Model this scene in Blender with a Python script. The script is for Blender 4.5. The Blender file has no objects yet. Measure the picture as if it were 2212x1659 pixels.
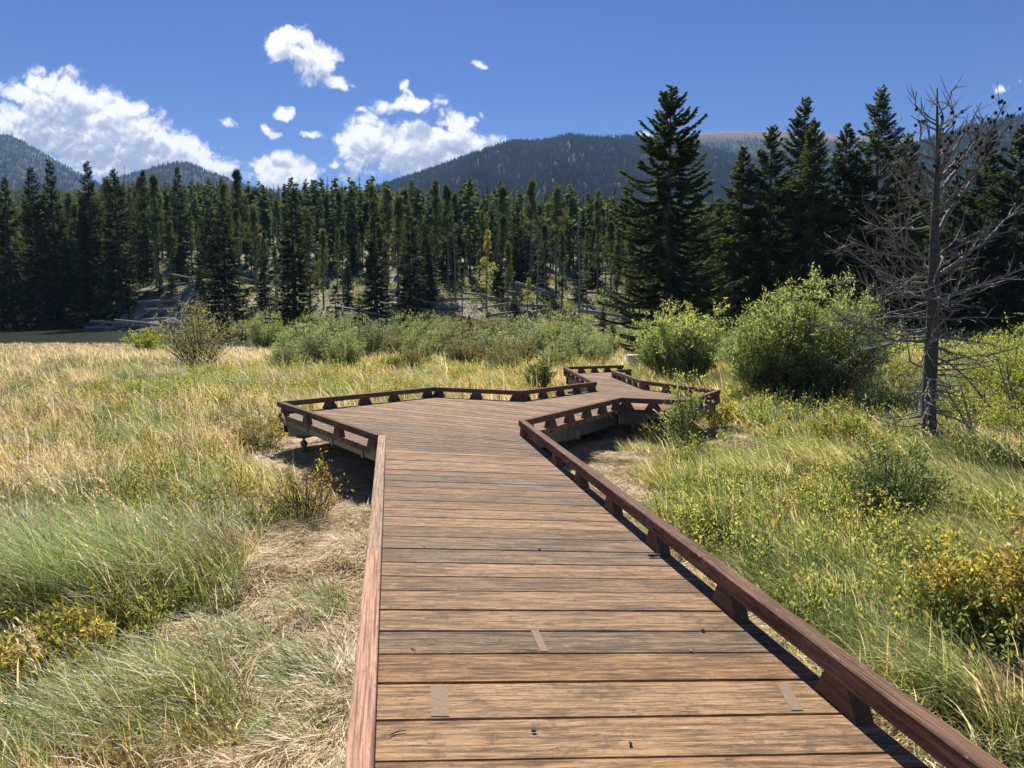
import bpy, math
import numpy as np
from mathutils import Matrix, Vector

# ------------------------------------------------------------------ camera, world, sun
scene = bpy.context.scene
COL = scene.collection
F = 1597.0                      # focal length in units of a 2212-wide frame
PITCH = math.atan((829.5 - 665) / F)
CAMZ = 1.6
cam_d = bpy.data.cameras.new('camera'); cam = bpy.data.objects.new('camera', cam_d); COL.objects.link(cam)
cam.location = (0, 0, CAMZ); cam.rotation_euler = (math.pi / 2 - PITCH, 0, 0)
cam_d.sensor_width = 36; cam_d.lens = 36 * F / 2212; cam_d.clip_end = 20000; cam_d.clip_start = 0.05
scene.camera = cam
scene.view_settings.view_transform = 'Standard'; scene.view_settings.look = 'None'
scene.view_settings.gamma = 1; scene.view_settings.exposure = 0.70
SUN_EL, SUN_AZ = math.radians(42), math.radians(-8)

def ray(px, py):
    cx, cy = (px - 1106) / F, (829.5 - py) / F
    s, c = math.sin(PITCH), math.cos(PITCH)
    return np.array([cx, c + cy * s, cy * c - s])

w = bpy.data.worlds.new('World'); scene.world = w; w.use_nodes = True
NT = w.node_tree; NT.nodes.clear()

class NB:                                     # tiny node-building helper
    def __init__(s, nt): s.nt = nt
    def n(s, t, **kw):
        nd = s.nt.nodes.new(t)
        for k, v in kw.items():
            if k == 'ins':
                for i, val in v.items():
                    if isinstance(val, bpy.types.NodeSocket): s.nt.links.new(val, nd.inputs[i])
                    else: nd.inputs[i].default_value = val
            else: setattr(nd, k, v)
        return nd
    def m(s, op, a, b=0.0, c=0.0, clamp=False):
        return s.n('ShaderNodeMath', operation=op, use_clamp=clamp, ins={0: a, 1: b, 2: c}).outputs[0]
    def v(s, op, a, b=(0, 0, 0)):
        nd = s.n('ShaderNodeVectorMath', operation=op, ins={0: a, 1: b})
        return nd.outputs['Value'] if op in ('LENGTH', 'DOT_PRODUCT', 'DISTANCE') else nd.outputs[0]
    def noise(s, vec, scale, detail=4, rough=.55, dist=0.0, lac=2.0):
        return s.n('ShaderNodeTexNoise', ins={'Vector': vec, 'Scale': scale, 'Detail': detail, 'Roughness': rough, 'Distortion': dist, 'Lacunarity': lac}).outputs['Fac']
    def mix(s, f, a, b, blend='MIX'):
        nd = s.n('ShaderNodeMix', data_type='RGBA', blend_type=blend)
        for i, val in ((0, f), (6, a), (7, b)):
            if isinstance(val, bpy.types.NodeSocket): s.nt.links.new(val, nd.inputs[i])
            else: nd.inputs[i].default_value = val if i == 0 else (*val, 1) if len(val) == 3 else val
        return nd.outputs[2]
    def ss(s, x, lo, hi):
        return s.n('ShaderNodeMapRange', interpolation_type='SMOOTHSTEP', ins={0: x, 1: lo, 2: hi}).outputs[0]
    def ramp(s, f, stops):
        nd = s.n('ShaderNodeValToRGB', ins={0: f}); cr = nd.color_ramp
        while len(cr.elements) < len(stops): cr.elements.new(.5)
        for e, (p, c) in zip(cr.elements, stops): e.position = p; e.color = (*c, 1)
        return nd.outputs[0]

b = NB(NT)
sky = b.n('ShaderNodeTexSky', sky_type='NISHITA', sun_disc=False, sun_elevation=SUN_EL, sun_rotation=SUN_AZ, altitude=2700, air_density=1.0, dust_density=0.3, ozone_density=2.0)
skyc = b.n('ShaderNodeHueSaturation', ins={'Hue': .518, 'Saturation': 1.30, 'Value': .93, 'Color': sky.outputs[0]}).outputs[0]
tc = b.n('ShaderNodeTexCoord').outputs['Generated']
sep = b.n('ShaderNodeSeparateXYZ', ins={0: tc})
yy = b.m('MAXIMUM', sep.outputs[1], 0.02)
U = b.m('DIVIDE', sep.outputs[0], yy); V = b.m('DIVIDE', sep.outputs[2], yy)
UV = b.n('ShaderNodeCombineXYZ', ins={0: U, 1: V, 2: 0.0}).outputs[0]
# clouds of the sky: (x, y, rx, ry, tilt)
CL = [(622,100,56,42,-15),(672,136,68,46,-35),(722,176,50,22,-25),
 (110,216,105,58,0),(330,350,190,48,0),(40,285,80,75,0),(235,262,130,58,-12),(330,315,140,62,-25),(420,345,90,50,-30),(240,350,240,48,0),(130,300,120,60,0),
 (610,368,98,34,-5),(668,386,48,14,0),
 (790,318,86,46,12),(870,320,120,50,0),(985,322,120,46,-8),(905,352,140,34,0),(788,278,46,30,0),(985,266,58,28,0),(1035,332,70,32,-10),
 (882,226,74,20,-2),(868,188,18,14,-45),(888,205,32,7,-30),
 (1041,143,19,9,0),(618,247,20,11,0),(664,292,34,15,0),(580,278,20,9,-50),(602,296,28,9,-30),(494,269,24,9,-10),(722,358,30,11,0),(780,240,15,9,0),(985,165,10,5,0),(745,386,24,14,0),
 (1275,306,42,12,0),(1385,303,32,14,0),(2160,196,34,16,30),(2200,172,26,8,30),(2188,82,12,4,0)]
def uvof(px, py):
    d = ray(px, py); return d[0] / d[1], d[2] / d[1]
wob = b.n('ShaderNodeTexNoise', ins={'Vector': UV, 'Scale': 26.0, 'Detail': 4.0, 'Roughness': .55})
UVw = b.v('ADD', UV, b.v('MULTIPLY', b.v('SUBTRACT', wob.outputs['Color'], (.5, .5, .5)), (.03, .024, 0)))
def field(vec):
    best = None
    for (x, y, rx, ry, t) in CL:
        u0, v0 = uvof(x, y)
        mp = b.n('ShaderNodeMapping', vector_type='TEXTURE', ins={0: vec, 1: (u0, v0, 0), 2: (0, 0, math.radians(t)), 3: (rx / F * 1.26, ry / F * 1.30, 1)})
        l = b.v('LENGTH', mp.outputs[0])
        sc = b.m('MULTIPLY', b.m('SUBTRACT', 1.0, l), min(1.0, (min(rx, ry) / 40) ** .5))
        best = sc if best is None else b.n('ShaderNodeMath', operation='SMOOTH_MAX', ins={0: best, 1: sc, 2: .12}).outputs[0]
    return best
def billow(vec):
    n1 = b.noise(vec, 14, 9, .50)
    v1 = b.n('ShaderNodeTexVoronoi', feature='F1', ins={'Vector': vec, 'Scale': 24.0, 'Detail': 4.0, 'Roughness': .55, 'Lacunarity': 2.1}).outputs['Distance']
    lobe = b.m('SUBTRACT', .40, b.m('MULTIPLY', v1, v1))
    return b.m('ADD', b.m('MULTIPLY', b.m('SUBTRACT', n1, .5), 1.1), b.m('MULTIPLY', lobe, .55))
F0 = field(UVw); F1 = field(b.v('ADD', UVw, (-.004, .034, 0)))
B0 = billow(UVw)
B1 = billow(b.v('ADD', UVw, (-.002, .007, 0)))
dens = b.m('ADD', b.m('ADD', F0, .085), b.m('MULTIPLY', B0, .50))
wisp = b.noise(b.v('MULTIPLY', UVw, (1.0, 1.8, 1)), 60, 6, .7)
alpha = b.ss(b.m('ADD', dens, b.m('MULTIPLY', b.m('SUBTRACT', wisp, .5), .16)), 0.0, 0.32)
under = b.ss(b.m('ADD', F1, b.m('MULTIPLY', B0, .35)), -.10, .42)
soft = b.noise(UVw, 10, 3, .5)
lit = b.m('SUBTRACT', 1.0, b.m('MULTIPLY', under, b.m('ADD', .42, b.m('MULTIPLY', soft, .62))), clamp=True)
lit = b.m('ADD', lit, b.m('MULTIPLY', b.m('SUBTRACT', B0, B1), 1.3), clamp=True)
ccol = b.ramp(lit, [(0.0, (.40, .46, .62)), (.35, (.55, .60, .75)), (.65, (.80, .83, .93)), (.92, (1.10, 1.10, 1.12))])  # sunlit cloud rims and shaded undersides painted as colour
bg1 = b.n('ShaderNodeBackground', ins={0: skyc, 1: 0.066})
bg2 = b.n('ShaderNodeBackground', ins={0: ccol, 1: 0.70})
front = b.m('GREATER_THAN', sep.outputs[1], 0.05)
alpha = b.m('MULTIPLY', alpha, front)
mx = b.n('ShaderNodeMixShader', ins={0: alpha, 1: bg1.outputs[0], 2: bg2.outputs[0]})
wo = b.n('ShaderNodeOutputWorld', ins={0: mx.outputs[0]})
w.cycles.sampling_method = 'MANUAL'; w.cycles.sample_map_resolution = 512

sl = bpy.data.lights.new('sun', 'SUN'); sl.energy = 5.0; sl.angle = math.radians(.5); sl.color = (1, .95, .87)
so = bpy.data.objects.new('sun', sl); COL.objects.link(so)
sd = Vector((math.sin(SUN_AZ) * math.cos(SUN_EL), math.cos(SUN_AZ) * math.cos(SUN_EL), math.sin(SUN_EL)))
so.rotation_euler = sd.to_track_quat('Z', 'Y').to_euler(); so.location = (0, 0, 60)
scene.cycles.max_bounces = 6; scene.cycles.transparent_max_bounces = 6; scene.cycles.diffuse_bounces = 3
scene.cycles.transmission_bounces = 3; scene.cycles.glossy_bounces = 2; scene.cycles.caustics_reflective = False; scene.cycles.caustics_refractive = False
scene.cycles.use_denoising = True; scene.cycles.denoiser = 'OPENIMAGEDENOISE'; scene.cycles.denoising_prefilter = 'ACCURATE'; scene.cycles.denoising_input_passes = 'RGB_ALBEDO_NORMAL'

# ------------------------------------------------------------------ helpers
rs = np.random.RandomState
def nrm(a): return a / np.maximum(np.linalg.norm(a, axis=-1, keepdims=True), 1e-9)

def _h(ix, iy, seed):
    n = (ix * 374761393 + iy * 668265263 + seed * 974634777) & 0xffffffff
    n = ((n ^ (n >> 13)) * 1274126177) & 0xffffffff
    return ((n ^ (n >> 16)) & 0xffff) / 65535.0
def vn(x, y, seed=0):
    x = np.asarray(x, float); y = np.asarray(y, float)
    ix = np.floor(x).astype(np.int64); iy = np.floor(y).astype(np.int64)
    fx = x - ix; fy = y - iy; fx = fx * fx * (3 - 2 * fx); fy = fy * fy * (3 - 2 * fy)
    a, c, d, e = _h(ix, iy, seed), _h(ix + 1, iy, seed), _h(ix, iy + 1, seed), _h(ix + 1, iy + 1, seed)
    return (a * (1 - fx) + c * fx) * (1 - fy) + (d * (1 - fx) + e * fx) * fy
def fbm(x, y, seed=0, o=4):
    s = 0; a = .5; t = 0
    for i in range(o):
        s = s + a * vn(np.asarray(x) * 2 ** i, np.asarray(y) * 2 ** i, seed + i); t += a; a *= .5
    return s / t
def sst(x, a, b_): t = np.clip((x - a) / (b_ - a), 0, 1); return t * t * (3 - 2 * t)

class Geo:
    def __init__(s): s.V = []; s.C = []; s.Fs = []; s.n = 0; s.X = []
    def add(s, V, Fc, C, X=None):
        V = np.asarray(V, float).reshape(-1, 3)
        C = np.asarray(C, float)
        if C.ndim == 1: C = np.tile(C[:3], (len(V), 1))
        s.V.append(V); s.C.append(C[:, :3]); s.X.append(np.zeros((len(V), 3)) if X is None else X)
        if not isinstance(Fc, list): Fc = [Fc]
        for f in Fc: s.Fs.append(np.asarray(f, np.int64) + s.n)
        s.n += len(V)
    def build(s, name, mat, parent=None, smooth=False, shade=None):
        me = bpy.data.meshes.new(name)
        V = np.concatenate(s.V); C = np.concatenate(s.C); X = np.concatenate(s.X)
        me.vertices.add(len(V)); me.vertices.foreach_set('co', V.ravel())
        li = np.concatenate([f.ravel() for f in s.Fs]); cnt = np.concatenate([np.full(len(f), f.shape[1]) for f in s.Fs])
        st = np.concatenate([[0], np.cumsum(cnt)[:-1]])
        me.loops.add(len(li)); me.loops.foreach_set('vertex_index', li)
        me.polygons.add(len(cnt)); me.polygons.foreach_set('loop_start', st); me.polygons.foreach_set('loop_total', cnt)
        me.polygons.foreach_set('use_smooth', np.full(len(cnt), bool(smooth)))
        a = me.attributes.new('Col', 'FLOAT_COLOR', 'POINT'); a.data.foreach_set('color', np.c_[C, np.ones(len(C))].ravel())
        if np.any(X): a = me.attributes.new('Bco', 'FLOAT_VECTOR', 'POINT'); a.data.foreach_set('vector', X.ravel())
        me.materials.append(mat); me.update(calc_edges=True)
        if shade: pass
        o = bpy.data.objects.new(name, me); COL.objects.link(o)
        if parent: o.parent = parent
        return o

def tag(o, label=None, cat=None, group=None, kind=None):
    if label: o['label'] = label
    if cat: o['category'] = cat
    if group: o['group'] = group
    if kind: o['kind'] = kind
    return o
def empty(name, loc=(0, 0, 0), rz=0):
    o = bpy.data.objects.new(name, None); o.location = loc; o.rotation_euler = (0, 0, rz); o.empty_display_size = .2; COL.objects.link(o); return o
KIDS = {}
def copy_tree(o, parent=None, kids=None):
    c = o.copy(); COL.objects.link(c); c.parent = parent
    for ch in [x for x in ALLKIDS(o)]: copy_tree(ch, c)
    return c
def ALLKIDS(o): return list(o.children)

def boxv(c, ax, ay, az):      # box from centre and half-axis vectors
    c = np.asarray(c, float); V = []
    for sx, sy, sz in ((-1,-1,-1),(1,-1,-1),(1,1,-1),(-1,1,-1),(-1,-1,1),(1,-1,1),(1,1,1),(-1,1,1)):
        V.append(c + sx * np.asarray(ax) + sy * np.asarray(ay) + sz * np.asarray(az))
    return np.array(V)
BF = np.array([[0,3,2,1],[4,5,6,7],[0,1,5,4],[1,2,6,5],[2,3,7,6],[3,0,4,7]])

def tube(g, P, R, sides, col, cap=True):
    P = np.asarray(P, float); R = np.asarray(R, float); n = len(P)
    T = np.gradient(P, axis=0); T = nrm(T)
    ref = np.array([0, 0, 1.]) if abs(T[0][2]) < .9 else np.array([1., 0, 0])
    A = nrm(np.cross(T, ref)); B = np.cross(T, A)
    ang = np.arange(sides) * 2 * math.pi / sides
    V = P[:, None] + R[:, None, None] * (A[:, None] * np.cos(ang)[None, :, None] + B[:, None] * np.sin(ang)[None, :, None])
    Fq = []
    for i in range(n - 1):
        for j in range(sides):
            k = (j + 1) % sides; Fq.append([i * sides + j, i * sides + k, (i + 1) * sides + k, (i + 1) * sides + j])
    fl = [np.array(Fq)]
    if cap: fl += [np.array([list(range(sides))[::-1]]), np.array([[(n - 1) * sides + j for j in range(sides)]])]
    X = np.repeat(np.c_[np.arange(n) * .3, np.zeros(n), np.zeros(n)], sides, 0)
    g.add(V.reshape(-1, 3), fl, col, None)

def segs(g, P0, P1, r0, r1, col, sides=3):
    P0 = np.asarray(P0, float); P1 = np.asarray(P1, float); n = len(P0)
    if n == 0: return
    T = nrm(P1 - P0); ref = np.where(np.abs(T[:, 2:3]) < .9, np.array([[0, 0, 1.]]), np.array([[1., 0, 0]]))
    A = nrm(np.cross(T, ref)); B = np.cross(T, A)
    r0 = np.broadcast_to(r0, n)[:, None]; r1 = np.broadcast_to(r1, n)[:, None]
    V = np.zeros((n, 2 * sides, 3))
    for j in range(sides):
        a = j * 2 * math.pi / sides; o = A * math.cos(a) + B * math.sin(a)
        V[:, j] = P0 + o * r0; V[:, sides + j] = P1 + o * r1
    q = np.array([[j, (j + 1) % sides, sides + (j + 1) % sides, sides + j] for j in range(sides)])
    Fc = (np.arange(n) * 2 * sides)[:, None, None] + q[None]
    C = np.asarray(col, float); C = np.repeat(C, 2 * sides, 0) if C.ndim == 2 else C
    g.add(V.reshape(-1, 3), Fc.reshape(-1, 4), C)

def leaves(g, P, D, L, W, col, r, flat=None, mid=.45):
    n = len(P)
    if n == 0: return
    D = nrm(D); ref = nrm(r.normal(size=(n, 3))) if flat is None else nrm(flat + r.normal(size=(n, 3)) * .35)
    S = nrm(np.cross(D, ref)); L = np.broadcast_to(L, n)[:, None]; W = np.broadcast_to(W, n)[:, None]
    V = np.stack([P, P + D * L * mid + S * W / 2, P + D * L, P + D * L * mid - S * W / 2], 1)
    C = np.asarray(col, float); C = np.repeat(C, 4, 0) if C.ndim == 2 else C
    g.add(V.reshape(-1, 3), (np.arange(n) * 4)[:, None] + np.arange(4)[None], C)

def blades(g, P, L, W, lean_a, lean, col, r, seg=3, tipc=1.25):
    n = len(P)
    if n == 0: return
    ld = np.c_[np.cos(lean_a), np.sin(lean_a), np.zeros(n)]
    wa = r.uniform(0, math.pi, n); wd = np.c_[np.cos(wa), np.sin(wa), np.zeros(n)]
    rings = []; cols = []
    for i in range(seg + 1):
        t = i / seg
        out = lean * (t ** 1.8); up = t - .42 * np.minimum(lean, 1.6) * t ** 2.6
        c = P + ld * (out * L * .8)[:, None] + np.c_[np.zeros(n), np.zeros(n), up * L]
        wt = W * (1 - t ** 1.5 * .9) * .5
        if i < seg: rings += [c - wd * wt[:, None], c + wd * wt[:, None]]; cols += [col * (1 + (tipc - 1) * t)] * 2
        else: rings += [c]; cols += [col * tipc]
    V = np.stack(rings, 1); C = np.clip(np.stack(cols, 1), 0, .9); m = V.shape[1]
    off = (np.arange(n) * m)[:, None]
    q = [off + np.array([[2 * i, 2 * i + 1, 2 * i + 3, 2 * i + 2]]) for i in range(seg - 1)]
    tri = off + np.array([[2 * seg - 2, 2 * seg - 1, 2 * seg]])
    g.add(V.reshape(-1, 3), (q if q else []) + [tri], C.reshape(-1, 3))

# ------------------------------------------------------------------ materials
def newmat(name):
    m = bpy.data.materials.new(name); m.use_nodes = True; m.node_tree.nodes.clear(); return m, NB(m.node_tree)
def out(q, sh, disp=None): q.n('ShaderNodeOutputMaterial', ins={0: sh})
def leaf_mat(name, trans=.45, gloss=.06, rough=.35, var=.25, tgain=1.5, tint=(1.0, 1.0, .55)):
    m, q = newmat(name)
    a = q.n('ShaderNodeAttribute', attribute_name='Col').outputs['Color']
    oi = q.n('ShaderNodeObjectInfo').outputs['Random']
    k = q.m('ADD', 1 - var / 2, q.m('MULTIPLY', oi, var))
    hs = q.n('ShaderNodeHueSaturation', ins={'Hue': q.m('ADD', .49, q.m('MULTIPLY', oi, .02)), 'Saturation': 1.0, 'Value': k, 'Color': a}).outputs[0]
    d = q.n('ShaderNodeBsdfDiffuse', ins={0: hs}).outputs[0]
    tcx = q.mix(1.0, hs, (*[tgain * t for t in tint], 1), 'MULTIPLY')
    t = q.n('ShaderNodeBsdfTranslucent', ins={0: tcx}).outputs[0]
    s1 = q.n('ShaderNodeMixShader', ins={0: trans, 1: d, 2: t}).outputs[0]
    gl = q.n('ShaderNodeBsdfGlossy', ins={0: (.9, .92, 1, 1), 'Roughness': rough}).outputs[0]
    out(q, q.n('ShaderNodeMixShader', ins={0: gloss, 1: s1, 2: gl}).outputs[0])
    return m
M_grass = leaf_mat('grass_blades', .52, .03, .42, 0, 1.55, (1.0, .97, .72))
M_willow = leaf_mat('willow_leaves', .50, .025, .4, .2, 1.7)
M_needle = leaf_mat('conifer_needles', .30, .008, .6, .35, 1.7)
M_straw = leaf_mat('dry_straw', .35, .03, .45, 0, 1.2, (1, .93, .72))

def bark_mat(name, c1, c2, sc=14, bump=.5):
    m, q = newmat(name)
    tc = q.n('ShaderNodeTexCoord').outputs['Object']
    st = q.v('MULTIPLY', tc, (1, 1, .3))
    n = q.noise(st, sc, 6, .65); n2 = q.noise(tc, sc * .18, 3)
    c = q.ramp(q.m('ADD', q.m('MULTIPLY', n, .75), q.m('MULTIPLY', n2, .25)), [(.35, c1), (.65, c2)])
    bp = q.n('ShaderNodeBump', ins={'Strength': bump, 'Distance': .02, 'Height': n}).outputs[0]
    out(q, q.n('ShaderNodeBsdfPrincipled', ins={'Base Color': c, 'Roughness': .75, 'Normal': bp}).outputs[0]); return m
M_bark = bark_mat('pine_bark', (.10, .08, .065), (.27, .225, .185))
M_grey = bark_mat('weathered_wood', (.14, .125, .11), (.40, .375, .34), 20)
M_darkbark = bark_mat('dead_pine_bark', (.045, .037, .03), (.15, .122, .10), 24, .9)
M_twig = bark_mat('dead_branch', (.10, .085, .07), (.34, .31, .275), 20)
M_stem = bark_mat('shrub_stem', (.07, .045, .03), (.2, .15, .11), 40)

def wood_mat(name, cols, rough=.78, gs=1.0, stain=1.0, hi=(.47, .29, .145), fine=1.0, spec=.12):
    m, q = newmat(name)
    at = q.n('ShaderNodeAttribute', attribute_name='Bco').outputs['Vector']
    sp = q.n('ShaderNodeSeparateXYZ', ins={0: at}); a, c, r = sp.outputs
    P = q.n('ShaderNodeCombineXYZ', ins={0: q.m('ADD', a, q.m('MULTIPLY', r, 37.0)), 1: q.m('ADD', c, q.m('MULTIPLY', r, 11.0)), 2: q.m('MULTIPLY', r, 7.0)}).outputs[0]
    wv = q.noise(q.v('MULTIPLY', P, (.9, 6, 1)), 1.0, 3, .5, .4)
    rings = q.m('ABSOLUTE', q.m('SINE', q.m('MULTIPLY', wv, 62.0 * gs)))
    g1 = q.noise(q.v('MULTIPLY', P, (2.2, 38, 1)), 1.0, 6, .62, .5)
    g2 = q.noise(q.v('MULTIPLY', P, (14, 220, 1)), 1.0, 3, .6)
    base = q.ramp(q.m('FRACT', q.m('MULTIPLY', r, 7.31)), [(i / len(cols), c_) for i, c_ in enumerate(cols)]); base.node.color_ramp.interpolation = 'CONSTANT'
    lt = q.mix(.35, q.mix(1.0, base, (2.0, 2.0, 2.0), 'MULTIPLY'), hi)
    dk_ = q.mix(1.0, base, (.38, .37, .36), 'MULTIPLY')
    col = q.mix(q.m('MULTIPLY', q.ss(g1, .42, .66), .8), base, lt)
    col = q.mix(q.m('MULTIPLY', q.ss(g1, .50, .34), .75), col, dk_)
    col = q.mix(q.m('MULTIPLY', q.ss(rings, .35, .0), .35), col, (.12, .07, .04))
    st = q.noise(q.v('MULTIPLY', P, (1.1, 3.5, 1)), 1.3, 5, .6)
    col = q.mix(q.m('MULTIPLY', q.ss(st, .52, .66), .60 * stain), col, (.085, .062, .045))
    col = q.mix(q.m('MULTIPLY', q.ss(st, .46, .30), .65 * stain), col, (.40, .225, .10))
    sc = q.noise(q.v('MULTIPLY', P, (4, 22, 1)), 1.7, 5, .7)
    col = q.mix(q.m('MULTIPLY', q.ss(sc, .60, .70), .75), col, (.56, .44, .32))
    sp2 = q.noise(P, 55, 3, .7)
    col = q.mix(q.m('MULTIPLY', q.ss(sp2, .60, .70), .5), col, (.07, .05, .035))
    col = q.mix(q.m('MULTIPLY', q.ss(sp2, .38, .30), .35), col, (.5, .42, .3))
    col = q.mix(q.m('MULTIPLY', q.ss(g2, .45, .30), .35), col, (.06, .04, .025))
    kn = q.n('ShaderNodeTexVoronoi', ins={'Vector': q.v('MULTIPLY', P, (1.3, 3.2, 1)), 'Scale': 1.0}).outputs['Distance']
    col = q.mix(q.m('MULTIPLY', q.ss(kn, .085, .03), .8 * stain), col, (.06, .03, .018))
    col = q.n('ShaderNodeHueSaturation', ins={'Hue': .5, 'Saturation': .98, 'Value': 1.02 if stain > .5 else 1.0, 'Color': col}).outputs[0]
    g3 = q.noise(q.v('MULTIPLY', P, (7, 95, 1)), 1.0, 5, .65, .3)
    col = q.mix(q.m('MULTIPLY', q.ss(g3, .50, .38), .70 * fine), col, dk_)
    col = q.mix(q.m('MULTIPLY', q.ss(g3, .54, .68), .50 * fine), col, lt)
    bl = q.noise(P, 9, 6, .75)
    col = q.mix(q.m('MULTIPLY', q.ss(bl, .52, .64), .55 * fine), col, (.10, .075, .05))
    cr = q.noise(q.v('MULTIPLY', P, (1.6, 30, 1)), 1.0, 2, .5, .8)
    col = q.mix(q.m('MULTIPLY', q.ss(q.m('ABSOLUTE', q.m('SUBTRACT', cr, .5)), .012, .0), q.m('MULTIPLY', q.ss(st, .40, .55), .85 * fine)), col, (.02, .013, .01))
    h = q.m('ADD', q.m('MULTIPLY', g1, .6), q.m('ADD', q.m('MULTIPLY', g3, .5), q.m('MULTIPLY', rings, .12)))
    bp = q.n('ShaderNodeBump', ins={'Strength': .55, 'Distance': .006, 'Height': h}).outputs[0]
    out(q, q.n('ShaderNodeBsdfPrincipled', ins={'Base Color': col, 'Roughness': rough, 'Specular IOR Level': spec, 'Normal': bp}).outputs[0]); return m
M_deck = wood_mat('deck_wood', [(.24, .13, .06), (.18, .115, .066), (.28, .16, .08), (.155, .11, .07), (.28, .17, .095), (.20, .105, .055), (.31, .185, .095), (.17, .12, .08)])
M_rail = wood_mat('rail_wood', [(.16, .088, .055), (.13, .072, .045), (.165, .095, .06)], .85, 1, .4, (.30, .20, .15), .45, .12)
M_railnew = wood_mat('fresh_rail_wood', [(.52, .29, .185), (.48, .265, .17)], .85, 1, .0, (.68, .44, .31), .35, .12)
M_railtan = wood_mat('tan_rail_wood', [(.42, .27, .18), (.38, .25, .17)], .85, 1, .3, (.55, .38, .26), .5, .12)

def simple(name, c, rough=.5, metal=0., ns=30, amt=.25, bump=.15):
    m, q = newmat(name)
    tc = q.n('ShaderNodeTexCoord').outputs['Object']; n = q.noise(tc, ns, 5, .6)
    col = q.mix(q.m('MULTIPLY', n, amt * 2), c, tuple(x * .45 for x in c))
    bp = q.n('ShaderNodeBump', ins={'Strength': bump, 'Distance': .02, 'Height': n}).outputs[0]
    out(q, q.n('ShaderNodeBsdfPrincipled', ins={'Base Color': col, 'Roughness': rough, 'Metallic': metal, 'Normal': bp}).outputs[0]); return m
M_steel = simple('galvanised_steel', (.20, .205, .20), .45, .6, 12, .2)
M_rock = simple('granite', (.26, .24, .22), .85, 0, 3, .3, .6)
M_palerock = simple('pale_granite', (.62, .61, .60), .85, 0, 3, .2, .6)
M_cream = simple('cream_stone', (.66, .60, .48), .8, 0, 6, .15, .3)
M_cone = simple('pine_cone', (.04, .03, .025), .8, 0, 60, .3, .6)

# ------------------------------------------------------------------ deck geometry in the deck's own frame
TILT = PITCH - math.atan((829.5 - 697) / F)      # the boardwalk runs slightly downhill
ct, st_ = math.cos(TILT), math.sin(TILT)
def deckpt(px, py, h=.21):                       # point of the deck frame seen at a given height above the deck
    d = ray(px, py); o = np.array([0, 0, CAMZ])
    R = lambda v: np.array([v[0], v[1] * ct - v[2] * st_, v[1] * st_ + v[2] * ct])
    d = R(d); o = R(o); t = (h - o[2]) / d[2]; return (o + d * t)[:2]
L1 = deckpt(825, 940); L2 = deckpt(605, 867.5); L3 = deckpt(937, 836); L4 = deckpt(1126, 844); L5 = deckpt(1284, 825); L6 = deckpt(1219.5, 792.5); L7 = deckpt(1346, 788.5)
R1 = deckpt(1128, 907.5); R2 = deckpt(1339, 858.5); R3 = deckpt(1486, 864.5); R4 = deckpt(1551, 842); R5 = deckpt(1388, 822); R6 = deckpt(1324, 800); R7 = deckpt(1362, 797)
La = deckpt(774, 1659); Ra = deckpt(2152, 1659)
L0 = L1 + (La - L1) * 1.75; R0 = R1 + (Ra - R1) * 1.75
LJ1 = deckpt(819, 1017); LJ2 = deckpt(812, 1183); RJ = deckpt(1452, 1141.7)
DECK = np.array([L0, L1, L2, L3, L4, L5, L6, L7, R7, R6, R5, R4, R3, R2, R1, R0])
def d2w(x, y, z=0.0): return np.array([x, y * ct + z * st_, -y * st_ + z * ct])
def inpoly(x, y, poly):
    x = np.asarray(x); ins = np.zeros(x.shape, bool); n = len(poly)
    for i in range(n):
        (x1, y1), (x2, y2) = poly[i], poly[(i + 1) % n]
        c = ((y1 > y) != (y2 > y)) & (x < (x2 - x1) * (y - y1) / (y2 - y1 + 1e-12) + x1); ins ^= c
    return ins
def pdist(x, y, poly, closed=True):
    x = np.asarray(x, float); best = np.full(x.shape, 1e9); n = len(poly)
    for i in range(n if closed else n - 1):
        a = poly[i]; d = poly[(i + 1) % n] - a; t = np.clip(((x - a[0]) * d[0] + (y - a[1]) * d[1]) / (d @ d), 0, 1)
        best = np.minimum(best, np.hypot(x - a[0] - t * d[0], y - a[1] - t * d[1]))
    return best

# ------------------------------------------------------------------ terrain
AZ = lambda px: (px - 1106) / F
tab = lambda a, ks: np.interp(a, [AZ(k) for k, _ in ks], [v for _, v in ks])
near_k = [(-600, 74), (0, 66), (230, 65), (355, 63), (480, 60), (600, 58), (640, 57)]
far_k = [(-600, 140), (0, 120), (200, 112), (235, 98), (440, 90), (490, 72), (560, 66), (600, 60), (640, 56)]
hill0_k = [(-600, 142), (0, 121), (230, 114), (300, 100), (480, 88), (700, 80), (1100, 76), (1400, 70), (1700, 66), (2300, 60), (3200, 60)]
slope_k = [(-600, .175), (0, .172), (430, .158), (700, .156), (850, .150), (950, .130), (1350, .118), (1600, .10), (2300, .11), (3200, .11)]
WATER_Z = -1.5
bank_k = [(-600, 1.5), (180, 1.5), (250, 5.0), (480, 5.0), (560, 2.6), (1340, 2.2), (1450, 1.5), (3200, 1.5)]
bankw_k = [(-600, 12), (250, 18), (480, 20), (560, 24), (3200, 24)]
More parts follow.
